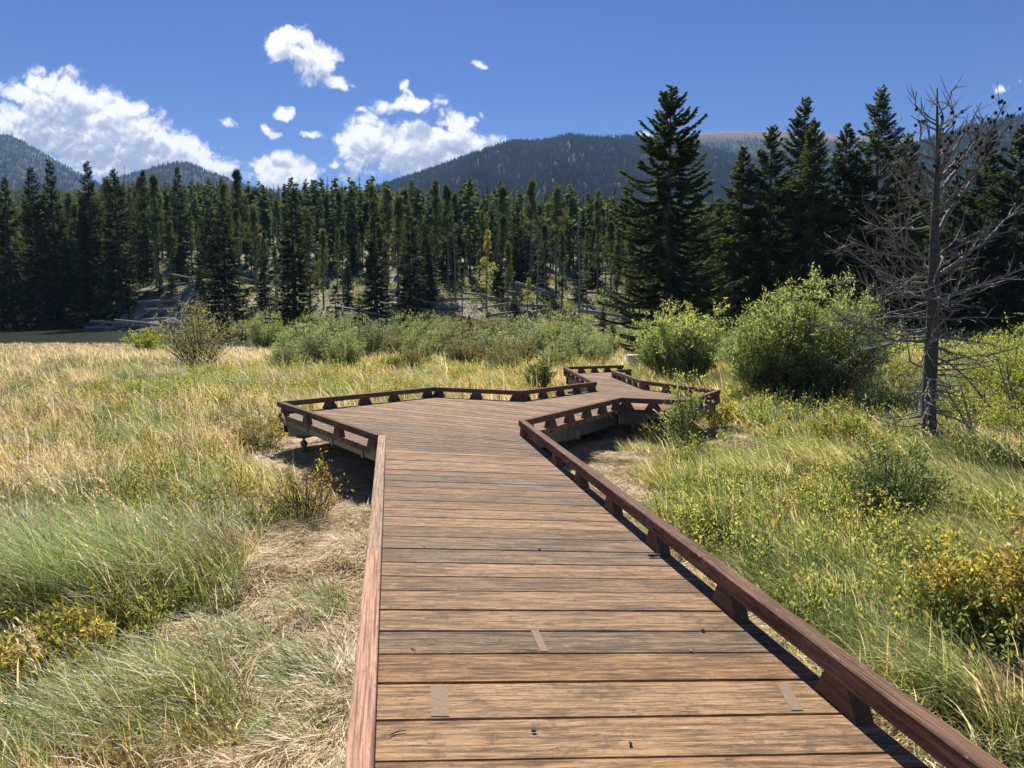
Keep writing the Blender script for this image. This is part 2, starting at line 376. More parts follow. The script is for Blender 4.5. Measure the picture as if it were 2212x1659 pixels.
def ground(x, y):
    x = np.asarray(x, float); y = np.asarray(y, float)
    d = np.hypot(x, y); ys = np.maximum(y, 1e-3); a = np.where(y > 1, x / np.maximum(ys, 1), np.sign(x) * 3)
    z = -.74 - .0108 * np.clip(y, 0, 62)
    z = z + .10 * (fbm(x * .55 + 9, y * .55, 3, 3) - .5) + .05 * (fbm(x * 2.5, y * 2.5, 8, 2) - .5)
    # right-hand bank is a little higher
    z = z + .35 * sst(x, 4, 16) * sst(y, 8, 30)
    nr, fr = tab(a, near_k), tab(a, far_k)
    sh = np.minimum(y - nr, fr - y)                       # inside the lake when > 0
    lake = sst(sh, -4, 5) * (fr > nr)
    z = z * (1 - lake) + (WATER_Z - .9) * lake * (y > 20) + z * lake * (y <= 20)
    h0, sl_ = tab(a, hill0_k), tab(a, slope_k)
    t = np.maximum(y - h0, 0)
    cap = 820.0
    hill = sl_ * np.where(t < 30, t * t / 60.0, t - 15.0)
    hill = np.where(t > cap, sl_ * (cap - 15) - (t - cap) * .10, hill)
    z = z + tab(a, bank_k) * sst(t, 0, 1) * sst(t / tab(a, bankw_k), 0, 1)
    z = z + hill * (1 + .10 * (fbm(x / 60, y / 60, 5) - .5)) + sst(t, 5, 60) * 6 * (fbm(x / 45 + 3, y / 45, 21, 4) - .5)
    z = z + sst(t, 0, 12) * 1.6 * (fbm(x / 6, y / 6, 31, 3) - .5)
    return np.where(y < 1, -.74 + 0 * x, z)

na, nr_ = 420, 300
aa = np.concatenate([np.linspace(-math.pi, -1.05, 40)[:-1], np.linspace(-1.05, 1.05, na), np.linspace(1.05, math.pi, 40)[1:]])
rr = np.concatenate([[0.3], 0.5 * (7000 / 0.5) ** np.linspace(0, 1, nr_)])
A_, R_ = np.meshgrid(aa, rr, indexing='ij')
gx = R_ * np.sin(A_); gy = R_ * np.cos(A_)
gz = ground(gx, gy)
tt = np.maximum(gy - tab(gx / np.maximum(gy, 1), hill0_k), 0)
hm = sst(tt, -5, 12)[..., None] * (gy > 1)[..., None]
n1 = fbm(gx / 7, gy / 7, 41, 4)[..., None]
soil = np.array([.085, .07, .035]) * (1 - n1) + np.array([.13, .11, .05]) * n1
n1b = sst(n1, .35, .65); floor_ = np.array([.30, .26, .215]) * n1b + np.array([.10, .105, .055]) * (1 - n1b)
gc = soil * (1 - hm) + floor_ * hm
near = (R_ < 16) & (gy > 0)
pd_ = np.full(gx.shape, 9.0); pd_[near] = pdist(gx[near], gy[near], DECK)
sm = (1 - sst(pd_ + .9 * (fbm(gx * 1.1, gy * 1.1, 71, 2) - .5), np.where(gx < 0, .9, .35), np.where(gx < 0, 1.6, .9)))[..., None]
gc = gc * (1 - sm) + np.array([.50, .40, .27]) * sm
m_, q = newmat('ground_earth')
at = q.n('ShaderNodeAttribute', attribute_name='Col').outputs['Color']; tco = q.n('ShaderNodeTexCoord').outputs['Object']
n = q.noise(tco, 3.0, 8, .7); n2 = q.noise(tco, .35, 5, .6)
c = q.mix(q.m('MULTIPLY', q.ss(n, .40, .62), .8), at, q.mix(1.0, at, (1.7, 1.6, 1.45), 'MULTIPLY'))
c = q.mix(q.m('MULTIPLY', q.ss(n2, .55, .4), .6), c, (.07, .085, .03))
bp = q.n('ShaderNodeBump', ins={'Strength': .8, 'Distance': .08, 'Height': n}).outputs[0]
out(q, q.n('ShaderNodeBsdfPrincipled', ins={'Base Color': c, 'Roughness': .95, 'Specular IOR Level': .1, 'Normal': bp}).outputs[0]); M_ground = m_
g = Geo(); na_, nn = A_.shape
i, j = np.meshgrid(np.arange(na_ - 1), np.arange(nn - 1), indexing='ij')
fq = np.stack([i * nn + j, i * nn + j + 1, (i + 1) * nn + j + 1, (i + 1) * nn + j], -1).reshape(-1, 4)
g.add(np.stack([gx, gy, gz], -1).reshape(-1, 3), fq, gc.reshape(-1, 3))
tag(g.build('ground', M_ground, smooth=True), kind='structure')

# lake water
m_, q = newmat('lake_water')
tco = q.n('ShaderNodeTexCoord').outputs['Object']
n = q.noise(q.v('MULTIPLY', tco, (.6, 2.2, 1)), 2.2, 4, .55)
bp = q.n('ShaderNodeBump', ins={'Strength': .25, 'Distance': .05, 'Height': n}).outputs[0]
out(q, q.n('ShaderNodeBsdfPrincipled', ins={'Base Color': (.09, .10, .075, 1), 'Roughness': .12, 'IOR': 1.33, 'Normal': bp}).outputs[0]); M_water = m_
g = Geo(); g.add([(-140, 48, WATER_Z), (-14, 48, WATER_Z), (-14, 150, WATER_Z), (-190, 150, WATER_Z)], np.array([[0, 1, 2, 3]]), (.1, .1, .1))
tag(g.build('lake_water', M_water), kind='structure')

# mountains: real height sheets, front and back slopes
def mountain(name, D, prof, col_fn, seed, depth=.55, trees=0, th=(9, 16), tcol=(.028, .045, .032), tree_fn=None):
    xs = np.linspace(prof[0][0], prof[-1][0], 260); top = np.interp(xs, [p[0] for p in prof], [p[1] for p in prof])
    az = AZ(xs); elev = (665 - top) / F
    ts = np.concatenate([np.linspace(-1, 0, 70), np.linspace(0, .5, 16)[1:]])
    T, S = np.meshgrid(ts, np.arange(len(xs)), indexing='ij')
    a = az[S]; H = elev[S] * D + CAMZ
    Y = D + T * D * depth
    X = a * Y
    sh = np.where(T < 0, np.clip(1 + T, 0, 1) ** .85, 1 - T * 1.6)
    nz = (fbm(X / (D * .05), Y / (D * .05), seed, 5) - .5) * D * .035 * np.clip(-T * 3, 0, 1)
    spur = (fbm(X / (D * .035) + 7, Y / (D * .22), seed + 9, 3) - .5) * D * .03 * np.clip(-T * 3, 0, 1)
    jag = (fbm(X / (D * .006), Y / (D * .006), seed + 2, 3) - .5) * D * .0025
    Z = H * sh + nz + spur + jag - 10 * (T < -.98)
    C = col_fn(X, Y, Z, T, S)
    g = Geo(); r, c = T.shape
    i, j = np.meshgrid(np.arange(r - 1), np.arange(c - 1), indexing='ij')
    f = np.stack([i * c + j, i * c + j + 1, (i + 1) * c + j + 1, (i + 1) * c + j], -1).reshape(-1, 4)
    g.add(np.stack([X, Y, Z], -1).reshape(-1, 3), f, C.reshape(-1, 3))
    o = g.build(name, M_mount, smooth=True); tag(o, kind='structure')
    if trees:
        r_ = rs(seed); n = trees
        ti = r_.uniform(-.8, .02, n); si = r_.uniform(0, len(xs) - 1.01, n)
        fi = np.interp(ti, ts, np.arange(len(ts))); i0 = np.minimum(fi.astype(int), len(ts) - 2); j0 = si.astype(int); fu = (fi - i0); fv = si - j0
        P = np.stack([X, Y, Z], -1)
        p = (P[i0, j0] * ((1 - fu) * (1 - fv))[:, None] + P[i0 + 1, j0] * (fu * (1 - fv))[:, None] + P[i0, j0 + 1] * ((1 - fu) * fv)[:, None] + P[i0 + 1, j0 + 1] * (fu * fv)[:, None])
        if tree_fn is not None: k = tree_fn(p, r_); p = p[k]
        n = len(p); h = r_.uniform(*th, n); w_ = h * .2
        ang = r_.uniform(0, 6.3, n)
        g = Geo(); K = 4; V = [p + np.c_[np.zeros(n), np.zeros(n), h]]
        for k in range(K):
            t_ = ang + k * 2 * math.pi / K; V.append(p + np.c_[np.cos(t_) * w_ * r_.uniform(.6, 1.3, n), np.sin(t_) * w_ * r_.uniform(.6, 1.3, n), h * r_.uniform(-.05, .15, n)])
        V = np.stack(V, 1); fc = (np.arange(n) * 5)[:, None, None] + np.array([[0, 1, 2], [0, 2, 3], [0, 3, 4], [0, 4, 1]])[None]
        cc = np.array(tcol)[None] * r_.uniform(.7, 1.25, (n, 1)) * np.array([1, 1, 1])[None]
        g.add(V.reshape(-1, 3), fc.reshape(-1, 3), np.repeat(cc, 5, 0))
        o2 = g.build(name.replace('mountain', 'mountain_forest'), M_needle)
        return o, o2
    return o, None
m_, q = newmat('mountain_slope')
at = q.n('ShaderNodeAttribute', attribute_name='Col').outputs['Color']; tco = q.n('ShaderNodeTexCoord').outputs['Object']
n = q.noise(tco, .05, 6, .7); c = q.mix(q.ss(n, .42, .6), at, q.mix(1.0, at, (.5, .55, .6), 'MULTIPLY'))
out(q, q.n('ShaderNodeBsdfPrincipled', ins={'Base Color': c, 'Roughness': .95, 'Specular IOR Level': .05}).outputs[0]); M_mount = m_
def cforest(X, Y, Z, T, S):
    n = fbm(X / 60, Y / 60, 5)[..., None]; return np.array([.045, .06, .035]) * (1 - n) + np.array([.085, .095, .06]) * n
def cbald(X, Y, Z, T, S):
    n = fbm(X / 300, Y / 300, 15)[..., None]; hi = sst(Z + 100 * (n[..., 0] - .5), 640, 730)[..., None] * .999
    return (np.array([.05, .065, .04]) * (1 - hi) + (np.array([.34, .23, .17]) * (.7 + .6 * n)) * hi)
def crocky(X, Y, Z, T, S):
    n = fbm(X / 45, Y / 45, 25)[..., None]; k = sst(n, .56, .64); return np.array([.05, .065, .04]) * (1 - k) + np.array([.14, .135, .13]) * k
mt = []
mt.append(mountain('mountain', 2300, [(700, 470), (820, 412), (870, 398), (940, 374), (1020, 346), (1100, 320), (1170, 318), (1225, 307), (1290, 312), (1345, 309), (1400, 314), (1440, 312), (1480, 322), (1560, 345), (1700, 380), (1900, 430)], cforest, 3, .6, 26000))
mt.append(mountain('mountain', 3300, [(1200, 420), (1300, 350), (1420, 318), (1490, 302), (1560, 297), (1640, 296), (1700, 297), (1760, 303), (1830, 306), (1900, 312), (2000, 316), (2300, 330), (2600, 380)], cbald, 13, .5, 14000, (10, 17), (.035, .055, .04), lambda p, r: p[:, 2] < 660 + r.normal(size=len(p)) * 20))
mt.append(mountain('mountain', 2000, [(1500, 470), (1700, 425), (1850, 370), (1960, 322), (2040, 296), (2120, 277), (2212, 259), (2400, 225), (2600, 215), (3000, 260), (3300, 320)], cforest, 23, .6, 26000))
mt.append(mountain('mountain', 3200, [(-500, 380), (-250, 330), (-60, 318), (0, 309), (25, 302), (50, 303), (75, 315), (120, 342), (180, 376), (260, 420), (350, 470)], crocky, 33, .5, 12000, (9, 16)))
mt.append(mountain('mountain', 3000, [(170, 470), (250, 400), (310, 383), (360, 368), (400, 361), (430, 363), (460, 378), (520, 400), (640, 440), (760, 480)], cforest, 43, .5, 8000, (9, 16)))
for o, o2 in mt:
    if o2: tag(o2, kind='stuff')

# air between the meadow and the mountains
gh = Geo(); gh.add(boxv((0, 0, 380), (7300, 0, 0), (0, 7300, 0), (0, 0, 400)), BF, (1, 1, 1))
m_, q = newmat('haze_air')
vol = q.n('ShaderNodeVolumePrincipled', ins={'Color': (.42, .66, 1, 1), 'Density': 1.1e-4, 'Anisotropy': 0.0})
q.n('ShaderNodeOutputMaterial', ins={'Volume': vol.outputs[0]})
tag(gh.build('haze', m_), kind='stuff')

# ------------------------------------------------------------------ boardwalk
bw = empty('boardwalk'); bw.rotation_euler = (-TILT, 0, 0)
tag(bw, 'brown plank boardwalk with low kerb rails zigzagging across the meadow', 'boardwalk')
TH = .07; EXT = .05
gdeck = Geo(); rb = rs(5); bid = [0]
BOARDS = []
def board(pa, pb, pc, pd):      # left-front, left-back, right-back, right-front, in the deck plane
    pa, pb, pc, pd = [np.array(p) for p in (pa, pb, pc, pd)]
    r = rb.rand(); z = rb.uniform(-.0015, .0015); ux = nrm(pd - pa)
    L = np.linalg.norm(pd - pa); e = .004
    def ring(zz, ins):
        c = (pa + pb + pc + pd) / 4
        fwd = nrm(pb - pa)
        return [np.r_[pa + fwd * ins + ux * ins, zz], np.r_[pd + nrm(pc - pd) * ins - ux * ins, zz], np.r_[pc - nrm(pc - pd) * ins - ux * ins, zz], np.r_[pb - fwd * ins + ux * ins, zz]]
    V = np.array(ring(-TH, 0) + ring(z - .005, 0) + ring(z, e))
    Fc = [[0, 3, 2, 1], [8, 9, 10, 11]]
    for k in range(4):
        n = (k + 1) % 4; Fc += [[k, n, 4 + n, 4 + k], [4 + k, 4 + n, 8 + n, 8 + k]]
    u = (V[:, :2] - pa) @ ux; vv = (V[:, :2] - pa) @ np.array([-ux[1], ux[0]])
    side = V[:, 2] < z - .01
    X = np.c_[u + side * .0, vv + (V[:, 2]) * 1.0, np.full(12, r)]
    gdeck.add(V, np.array(Fc), (.3, .2, .1), X); BOARDS.append((pa, pb, pc, pd, r))
def section(a, b_, c, d, w=.286, gap=.011, curve=None):   # a,b on the left edge, d,c on the right edge
    a, b_, c, d = [np.array(p, float) for p in (a, b_, c, d)]
    n = max(1, int(round(max(np.linalg.norm(b_ - a), np.linalg.norm(c - d)) / w)))
    tl = np.linspace(0, 1, n + 1)
    j = np.r_[0, rb.normal(0, .0025, n - 1), 0] if n > 1 else np.zeros(2)
    for k in range(n):
        l0 = a + (b_ - a) * (tl[k] + j[k]); l1 = a + (b_ - a) * (tl[k + 1] + j[k + 1]); r0 = d + (c - d) * tl[k]; r1 = d + (c - d) * tl[k + 1]
        gl = np.linalg.norm(l1 - l0); gr = np.linalg.norm(r1 - r0)
        gg = gap * rb.uniform(.5, 1.4)
        if gl > .03: l1_ = l1 - nrm(l1 - l0) * gg
        else: l1_ = l0 + nrm(b_ - a) * .004
        r1_ = r1 - nrm(r1 - r0) * gg if gr > .03 else r0 + nrm(c - d) * .004
        ux = nrm(r0 - l0); board(l0 - ux * EXT, l1_ - ux * EXT, r1_ + ux * EXT, r0 + ux * EXT)
# near corridor: board line heights measured along each rail
def online(A, B, y): t = (y - A[1]) / (B[1] - A[1]); return A + (B - A) * t
ll = [deckpt(p[0], p[1], 0) for p in ((806, 1645), (810, 1555), (814, 1475), (818, 1412), (819, 1361.6), (820, 1316), (820, 1275), (822, 1243), (823, 1212.6), (824, 1183), (824, 1157))]
ly = [p[1] for p in ll]
ys0 = [ly[0] - .284 * k for k in range(14, 0, -1)] + ly
while ys0[-1] < L1[1] - .2: ys0.append(ys0[-1] + .285)
ys0[-1] = L1[1]
sl_of = lambda y: np.interp(y, [0, 2.9, 4.2, 5.4, 6.3, L1[1]], [.05, .027, -.02, -.07, -.105, -.235])
lines = []
for y in ys0:
    pl = online(L0, L1, y); s = sl_of(y)
    # meet the right rail line
    dR = R1 - R0; tq = (pl[1] + s * (R0[0] - pl[0]) - R0[1]) / (dR[1] - s * dR[0]); lines.append((pl, R0 + dR * tq))
for (l0, r0), (l1, r1) in zip(lines[:-1], lines[1:]):
    ux = nrm(r0 - l0); gg = .008 * rb.uniform(.4, 1.7)
    wob_ = rb.normal(0, .0015, 2)
    board(l0 - ux * EXT, l1 - nrm(l1 - l0) * (gg + wob_[0]) - ux * EXT, r1 - nrm(r1 - r0) * (gg + wob_[1]) + ux * EXT, r0 + ux * EXT)
RB = lines[-1][1]
section(L1, L2, R1, RB)
P3 = R1 + (R2 - R1) * .68
section(L2, L3, P3, R1)
section(L3, L4, R2, P3)
section(L4, L5, R4, R2)
section(R2, R4 - nrm(R4 - R2) * .05, R4 + (R3 - R4) * .05, R3)
L5b = L5 + (L6 - L5) * .25
section(L5, L5b, R5, R4)
section(L5b, L6, R6, R5)
section(L6, L7, R7, R6)
gdeck.build('deck', M_deck, bw)
# clean pale marks where timbers lay on the new deck
M_mark = simple('pale_worn_wood', (.34, .225, .14), .85, 0, 45, .4, .3)
def mark(px0, py0, px1, py1, w_):
    a = deckpt(px0, py0, 0); c_ = deckpt(px1, py1, 0)
    n_ = np.array([1.0, 0]) * w_ / 2
    gm = Geo(); V = [np.r_[a - n_, .0028], np.r_[c_ - n_, .0028], np.r_[c_ + n_, .0028], np.r_[a + n_, .0028]]
    X = np.array([[v[0], v[1], .3 + px0 * .001] for v in V]); gm.add(V, np.array([[3, 2, 1, 0]]), (.5, .4, .3), X); gm.build('pale_mark', M_mark, bw)
for a in ((951, 1548, 948, 1480, .075), (1176, 1408, 1155, 1363, .04), (1722, 1535, 1690, 1478, .05)): mark(*a)
gs = Geo(); k_ = .09
# rails
def box_along(g, A, B, z0, z1, hw, col=(.2, .15, .1), ends=(0, 0), ident=0.5):
    A = np.array(A, float); B = np.array(B, float); u = nrm(B - A); n_ = np.array([-u[1], u[0]]); A = A - u * ends[0]; B = B + u * ends[1]
    e = .006
    prof = [(-hw, z0), (hw, z0), (hw, z1 - e), (hw - e, z1), (-hw + e, z1), (-hw, z1 - e)]
    # profile ordered round the section
    V = []; X = []
    L = np.linalg.norm(B - A); nseg = 2
    s_ = 0; per = [0]
    for t, P in ((0, A), (L, B)):
        for kk, (o, z) in enumerate(prof):
            V.append(np.r_[P + n_ * o, z]); X.append((t, (o + z) * 1.0 + .3 * (kk > 3), ident))
    m = len(prof); Fc = [[k, (k + 1) % m, m + (k + 1) % m, m + k] for k in range(m)]
    Fc = np.array(Fc)[:, ::-1]
    g.add(np.array(V), [Fc, np.array([list(range(m))]), np.array([[m + k for k in range(m)][::-1]])], col, np.array(X))
def block(parent, c, u, wide=.15, hgt=.12, hw=.04, mat=None):   # trapezoid spacer block under a rail
    g = Geo(); u = nrm(np.array(u, float)); n_ = np.array([-u[1], u[0]]); V = []
    c = np.array(c, float)
    for o in (-hw, hw):
        for a, z in ((-wide, .001), (wide, .001), (wide * .52, hgt), (-wide * .52, hgt)): V.append(np.r_[c + u * a + n_ * o, z])
    Fc = [[0, 1, 2, 3], [7, 6, 5, 4], [0, 4, 5, 1], [1, 5, 6, 2], [2, 6, 7, 3], [3, 7, 4, 0]]
    X = np.array([[v[0] + v[1], v[2], .2 + rb.rand() * .5] for v in V]); g.add(np.array(V), np.array(Fc)[:, ::-1], (.2, .1, .1), X)
    g.build('spacer_block', mat or M_rail, parent)
def rail(A, B, mat, n=None, at=None, ends=(.045, .045), label=None, hw=.045):
    g = Geo(); box_along(g, A, B, .121, .21, hw, ends=ends, ident=rb.rand()); o = g.build('kerb_rail', mat, bw)
    if label: o['label'] = label
    A = np.array(A); B = np.array(B); L = np.linalg.norm(B - A)
    if at is None:
        n = n or max(2, int(round(L / 1.05)) + 1); at = [(.12 + (L - .24) * k / (n - 1)) / L for k in range(n)]
    for t in at: block(o, A + (B - A) * t, B - A, mat=M_rail)
    return o
e = .002
def at_y(A, B, ys): return [(y - A[1]) / (B[1] - A[1]) for y in ys]
LJ1 = online(L0, L1, LJ1[1]); LJ2 = online(L0, L1, LJ2[1]); RJ = online(R0, R1, RJ[1])
rail(L0, LJ2, M_railnew, at=at_y(L0, LJ2, [.2, 1.3, 2.4, 3.4, LJ2[1] - .1]), ends=(0, -.001), label='pinkish red newer kerb rail')
rail(LJ2, LJ1, M_railtan, at=at_y(LJ2, LJ1, [LJ2[1] + .2, 5.5, LJ1[1] - .2]), ends=(-.001, -.002))
rail(LJ1, L1, M_railtan, at=at_y(LJ1, L1, [LJ1[1] + .2, L1[1] - .15]), ends=(-.001, .03))
rail(L1, L2, M_rail, at=[.06, .34, .66, .94], ends=(-.05, .045)); rail(L2, L3, M_rail, at=[.05, .28, .50, .70, .95], ends=(-.047, .04)); rail(L3, L4, M_rail, at=[.06, .5, .95], ends=(-.03, .03)); rail(L4, L5, M_rail, at=[.05, .27, .5, .73, .95], ends=(-.03, .045))
rail(L5, L6, M_rail, 7, ends=(-.047, .045)); rail(L6, L7, M_rail, 5, ends=(-.047, .0))
ry = [deckpt(x, y, 0)[1] for x, y in ((1866, 1523), (1629, 1316.7), (1457.6, 1185.6), (1356.8, 1105))]
rys = [ry[0] - 2.1, ry[0] - 1.05] + ry + [ry[3] + 1.05, ry[3] + 2.1]
rail(R0, RJ, M_rail, at=at_y(R0, RJ, [y for y in rys if y < RJ[1] - .15]), ends=(0, -.0015))
rail(RJ, R1, M_rail, at=at_y(RJ, R1, [y for y in rys if y > RJ[1] - .15] + [R1[1] - .15]), ends=(-.0015, .045))
rail(R1, R2, M_rail, at=[.05, .24, .42, .60, .78, .95], ends=(-.047, .04)); rail(R2, R3, M_rail, 3, ends=(-.03, .04)); rail(R3, R4, M_rail, 4, ends=(-.03, .045))
rail(R4, R5, M_rail, 4, ends=(-.047, .03)); rail(R5, R6, M_rail, 6, ends=(-.03, .045)); rail(R6, R7, M_rail, 2, ends=(-.047, 0))
# steel beams under the edges
cen = np.array([.5, 8.0])
def beam(A, B, depth, inset, z0=-.074, side=1, ledger=False):
    A = np.array(A); B = np.array(B); u = nrm(B - A); n_ = np.array([-u[1], u[0]]) * side
    g = Geo(); zt = z0; c0 = A + n_ * inset; c1 = B + n_ * inset
    if ledger:
        box_along(g, c0, c1, zt - .075, zt, .012)
        L = np.linalg.norm(B - A)
        for t in np.arange(.6, L, 1.2): box_along(g, c0 + u * t - n_ * .016, c0 + u * (t + .07) - n_ * .016, zt - .10, zt + .002, .008)
    else:
        box_along(g, c0, c1, zt - depth + .008, zt - .008, .006)
        box_along(g, c0 + n_ * .04, c1 + n_ * .04, zt - .008, zt, .045); box_along(g, c0 + n_ * .04, c1 + n_ * .04, zt - depth, zt - depth + .008, .045)
        L = np.linalg.norm(B - A)
        for t in np.arange(L * .45, L, 2.4): box_along(g, c0 + u * t - n_ * .012, c0 + u * (t + .18) - n_ * .012, zt - depth + .01, zt - .03, .005)
    g.build('steel_beam', M_steel, bw)
beam(L0, L1, .25, .10, side=-1); beam(L1, L2, .1, .0, side=-1, ledger=True); beam(L2, L3, .25, .1, side=-1); beam(L3, L4, .25, .1, side=-1); beam(L4, L5, .25, .1, side=-1); beam(L5, L6, .25, .1, side=-1); beam(L6, L7, .25, .1, side=-1)
beam(R0, R1, .25, .10); beam(R1, R2, .24, .09); beam(R2, R3, .1, .06, ledger=True); beam(R3, R4, .2, .06); beam(R4, R5, .2, .06); beam(R5, R6, .2, .06)
def pedestal(x, y, br=True):
    gz_ = float(ground(x, y)); base = gz_ - .2 + y * math.sin(TILT)
    g = Geo(); tube(g, [(x, y, base), (x, y, -.42)], [.045, .045], 14, (.3, .3, .3)); tube(g, [(x, y, -.5), (x, y, -.44)], [.06, .06], 14, (.3, .3, .3))
    tube(g, [(x, y, -.42), (x, y, -.36)], [.022, .022], 8, (.3, .3, .3)); tube(g, [(x, y, -.38), (x, y, -.36)], [.05, .05], 6, (.3, .3, .3)); tube(g, [(x, y, -.36), (x, y, -.345)], [.13, .13], 20, (.3, .3, .3))
    box_along(g, (x - .25, y), (x + .25, y), -.345, -.155, .05)
    for sx in (-.15, 0, .15): tube(g, [(x + sx, y - .066, -.22), (x + sx, y - .05, -.22)], [.016, .016], 6, (.3, .3, .3))
    g.build('pedestal', M_steel, bw)
u12 = nrm(L2 - L1)
pedestal(*(L2 - u12 * .75 + np.array([.12, .22]))); pedestal(*(L1 + np.array([.7, .9])))
for y_ in (2, 5, 8): pedestal(*(online(L0, L1, y_) + np.array([.35, 0]))); pedestal(*(online(R0, R1, y_) + np.array([-.35, 0])))
pedestal(*(R1 + (R2 - R1) * .5 + np.array([-.2, .2]))); pedestal(*(R2 + np.array([.3, .4]))); pedestal(*(R4 + np.array([-.5, 0]))); pedestal(*(L4 + np.array([.1, -.4]))); pedestal(*(L3 + np.array([0, -.5]))); pedestal(*(L6 + np.array([.35, -.2]))); pedestal(*(L5 + np.array([.3, -.1]))); pedestal(*(R6 + np.array([-.3, 0])))

# ------------------------------------------------------------------ grass
def dk(x, y): return inpoly(x, y * 1.0, DECK)
def sample(n, y0, y1, amax, r, power=1.0):
    y = y0 + (y1 - y0) * r.rand(n) ** power; a = r.uniform(-amax, amax, n); x = a * (y + 1.5)
    return x, y
def ok_land(x, y, deckm=.0, lake=True):
    k = ~dk(x, y)
    if deckm > 0: k &= pdist(x, y, DECK) > deckm
    if lake:
        k &= ground(x, y) > WATER_Z + .03
    return k
GREEN = np.array([.19, .245, .085]); LIME = np.array([.36, .365, .14]); STRAW = np.array([.70, .57, .39]); GOLD = np.array([.64, .47, .27]); RUST = np.array([.42, .27, .13]); DKG = np.array([.09, .13, .04]); PALE = np.array([.84, .72, .51])
def mixc(x, y, r, tu):
    n = len(x); px = x / np.maximum(y, .5) * F + 1106
    a = fbm(x * .45, y * .30, 51, 3); c = fbm(x * 1.3 + 5, y * 1.1, 61, 3); u = np.where(r.rand(n) < .6, tu, r.rand(n))
    left = (px < 620)
    # probability of straw versus green
    ps = np.where(y > 36, .92, np.where(y > 22, .34, np.where(y > 11, .60, .28)))
    ps = np.where(left, ps, np.where(x < 0, .5, .36))
    ps = np.where((px > 620) & (px < 1250) & (y > 16), .38, ps)
    ps = np.where((px > 1250) & (y > 28), .45, ps)
    ps = np.clip(ps + (a - .5) * 2.6, .05, .97)
    st = u < ps
    col = np.where(st[:, None], np.where((r.rand(n) < .35)[:, None], GOLD, STRAW), np.where((c + r.normal(0, .12, n) > .52)[:, None], LIME, GREEN))
    col = np.where((r.rand(n) < .07)[:, None], RUST, col)
    orange = (px > 620) & (y > 14) & (r.rand(n) < .14); col = np.where(orange[:, None], np.array([.62, .40, .10]), col)
    col = np.where((r.rand(n) < .08)[:, None], PALE, col)
    return col * r.uniform(.65, 1.25, (n, 1)), st
def edge_w(x, y): return np.where(x < 0, .55 + .5 * sst(y, 3, 4.6) * (1 - sst(y, 7, 8.5)), .42 + .25 * (1 - sst(y, 3.5, 5)) + .9 * sst(y, 8, 9.5) * (1 - sst(y, 12.5, 14)))
def edge_low(x, y):    # matted strip beside the walkway
    return sst(pdist(x, y, DECK) + 1.0 * (fbm(x * 1.1, y * 1.1, 71, 2) - .5), edge_w(x, y) - .2, edge_w(x, y) + .55)
g = Geo(); r = rs(11)
WIND = math.pi * .93
def scatter(n, y0, y1, amax, hl, wl, seg, power=1, tuft=8, spread=.07):
    nt = n // tuft
    x, y = sample(nt, y0, y1, amax, r, power)
    x = np.where(y < 12, x, x)
    k = ok_land(x, y, .05); x, y = x[k], y[k]
    hm = edge_low(x, y) if y0 < 20 else np.ones(len(x))
    k = r.rand(len(x)) < (.12 + .88 * hm); x, y, hm = x[k], y[k], hm[k]
    hgt = (.25 + .75 * fbm(x * .5 + 3, y * .5, 81, 3) + 1.2 * (fbm(x * 1.6 + 3, y * 1.6, 83, 2) - .45)) * (.3 + .7 * hm) * (1 - .6 * sst(y, 35, 60)) * np.where((x > 0) & (y < 20), .78, 1.0); hgt = np.maximum(hgt, .12)
    hgt = hgt * r.uniform(.5, 1.35, len(x)); tu = np.repeat(r.rand(len(x)), tuft)
    x = np.repeat(x, tuft); y = np.repeat(y, tuft); hgt = np.repeat(hgt, tuft); ta = np.repeat(r.normal(0, .35, len(x) // tuft), tuft)
    ox, oy = r.normal(0, spread, len(x)), r.normal(0, spread, len(x)); X, Y = x + ox, y + oy
    k = ok_land(X, Y, .06, False); X, Y, x, y, hgt, ta, ox, oy, tu = [q_[k] for q_ in (X, Y, x, y, hgt, ta, ox, oy, tu)]
    c, st = mixc(x, y, r, tu); n_ = len(X)
    # blades fan away from the tuft and bend with the wind
    dx = np.cos(WIND) * .8 + ox / spread * .45 + r.normal(0, .45, n_); dy = np.sin(WIND) * .6 + oy / spread * .45 + r.normal(0, .45, n_)
    la = np.arctan2(dy, dx) + ta
    L = hl * hgt * r.uniform(.55, 1.2, n_); W = wl * r.uniform(.6, 1.4, n_)
    blades(g, np.c_[X, Y, ground(X, Y) - .02], L, W, la, np.abs(r.normal(.75, .4, n_)), c, r, seg)
scatter(90000, 2.0, 7.5, 1.05, .50, .0105, 4, .8, 9, .05)
scatter(140000, 7, 15, .95, .58, .011, 3, .8, 10, .08)
scatter(120000, 14, 32, .85, .72, .018, 3, .8, 9, .14)
scatter(110000, 30, 68, .85, .74, .035, 2, .9, 9, .3)
scatter(26000, 66, 118, .85, .8, .06, 2, 1, 8, .5)
tag(g.build('meadow_grass', M_grass), kind='stuff')

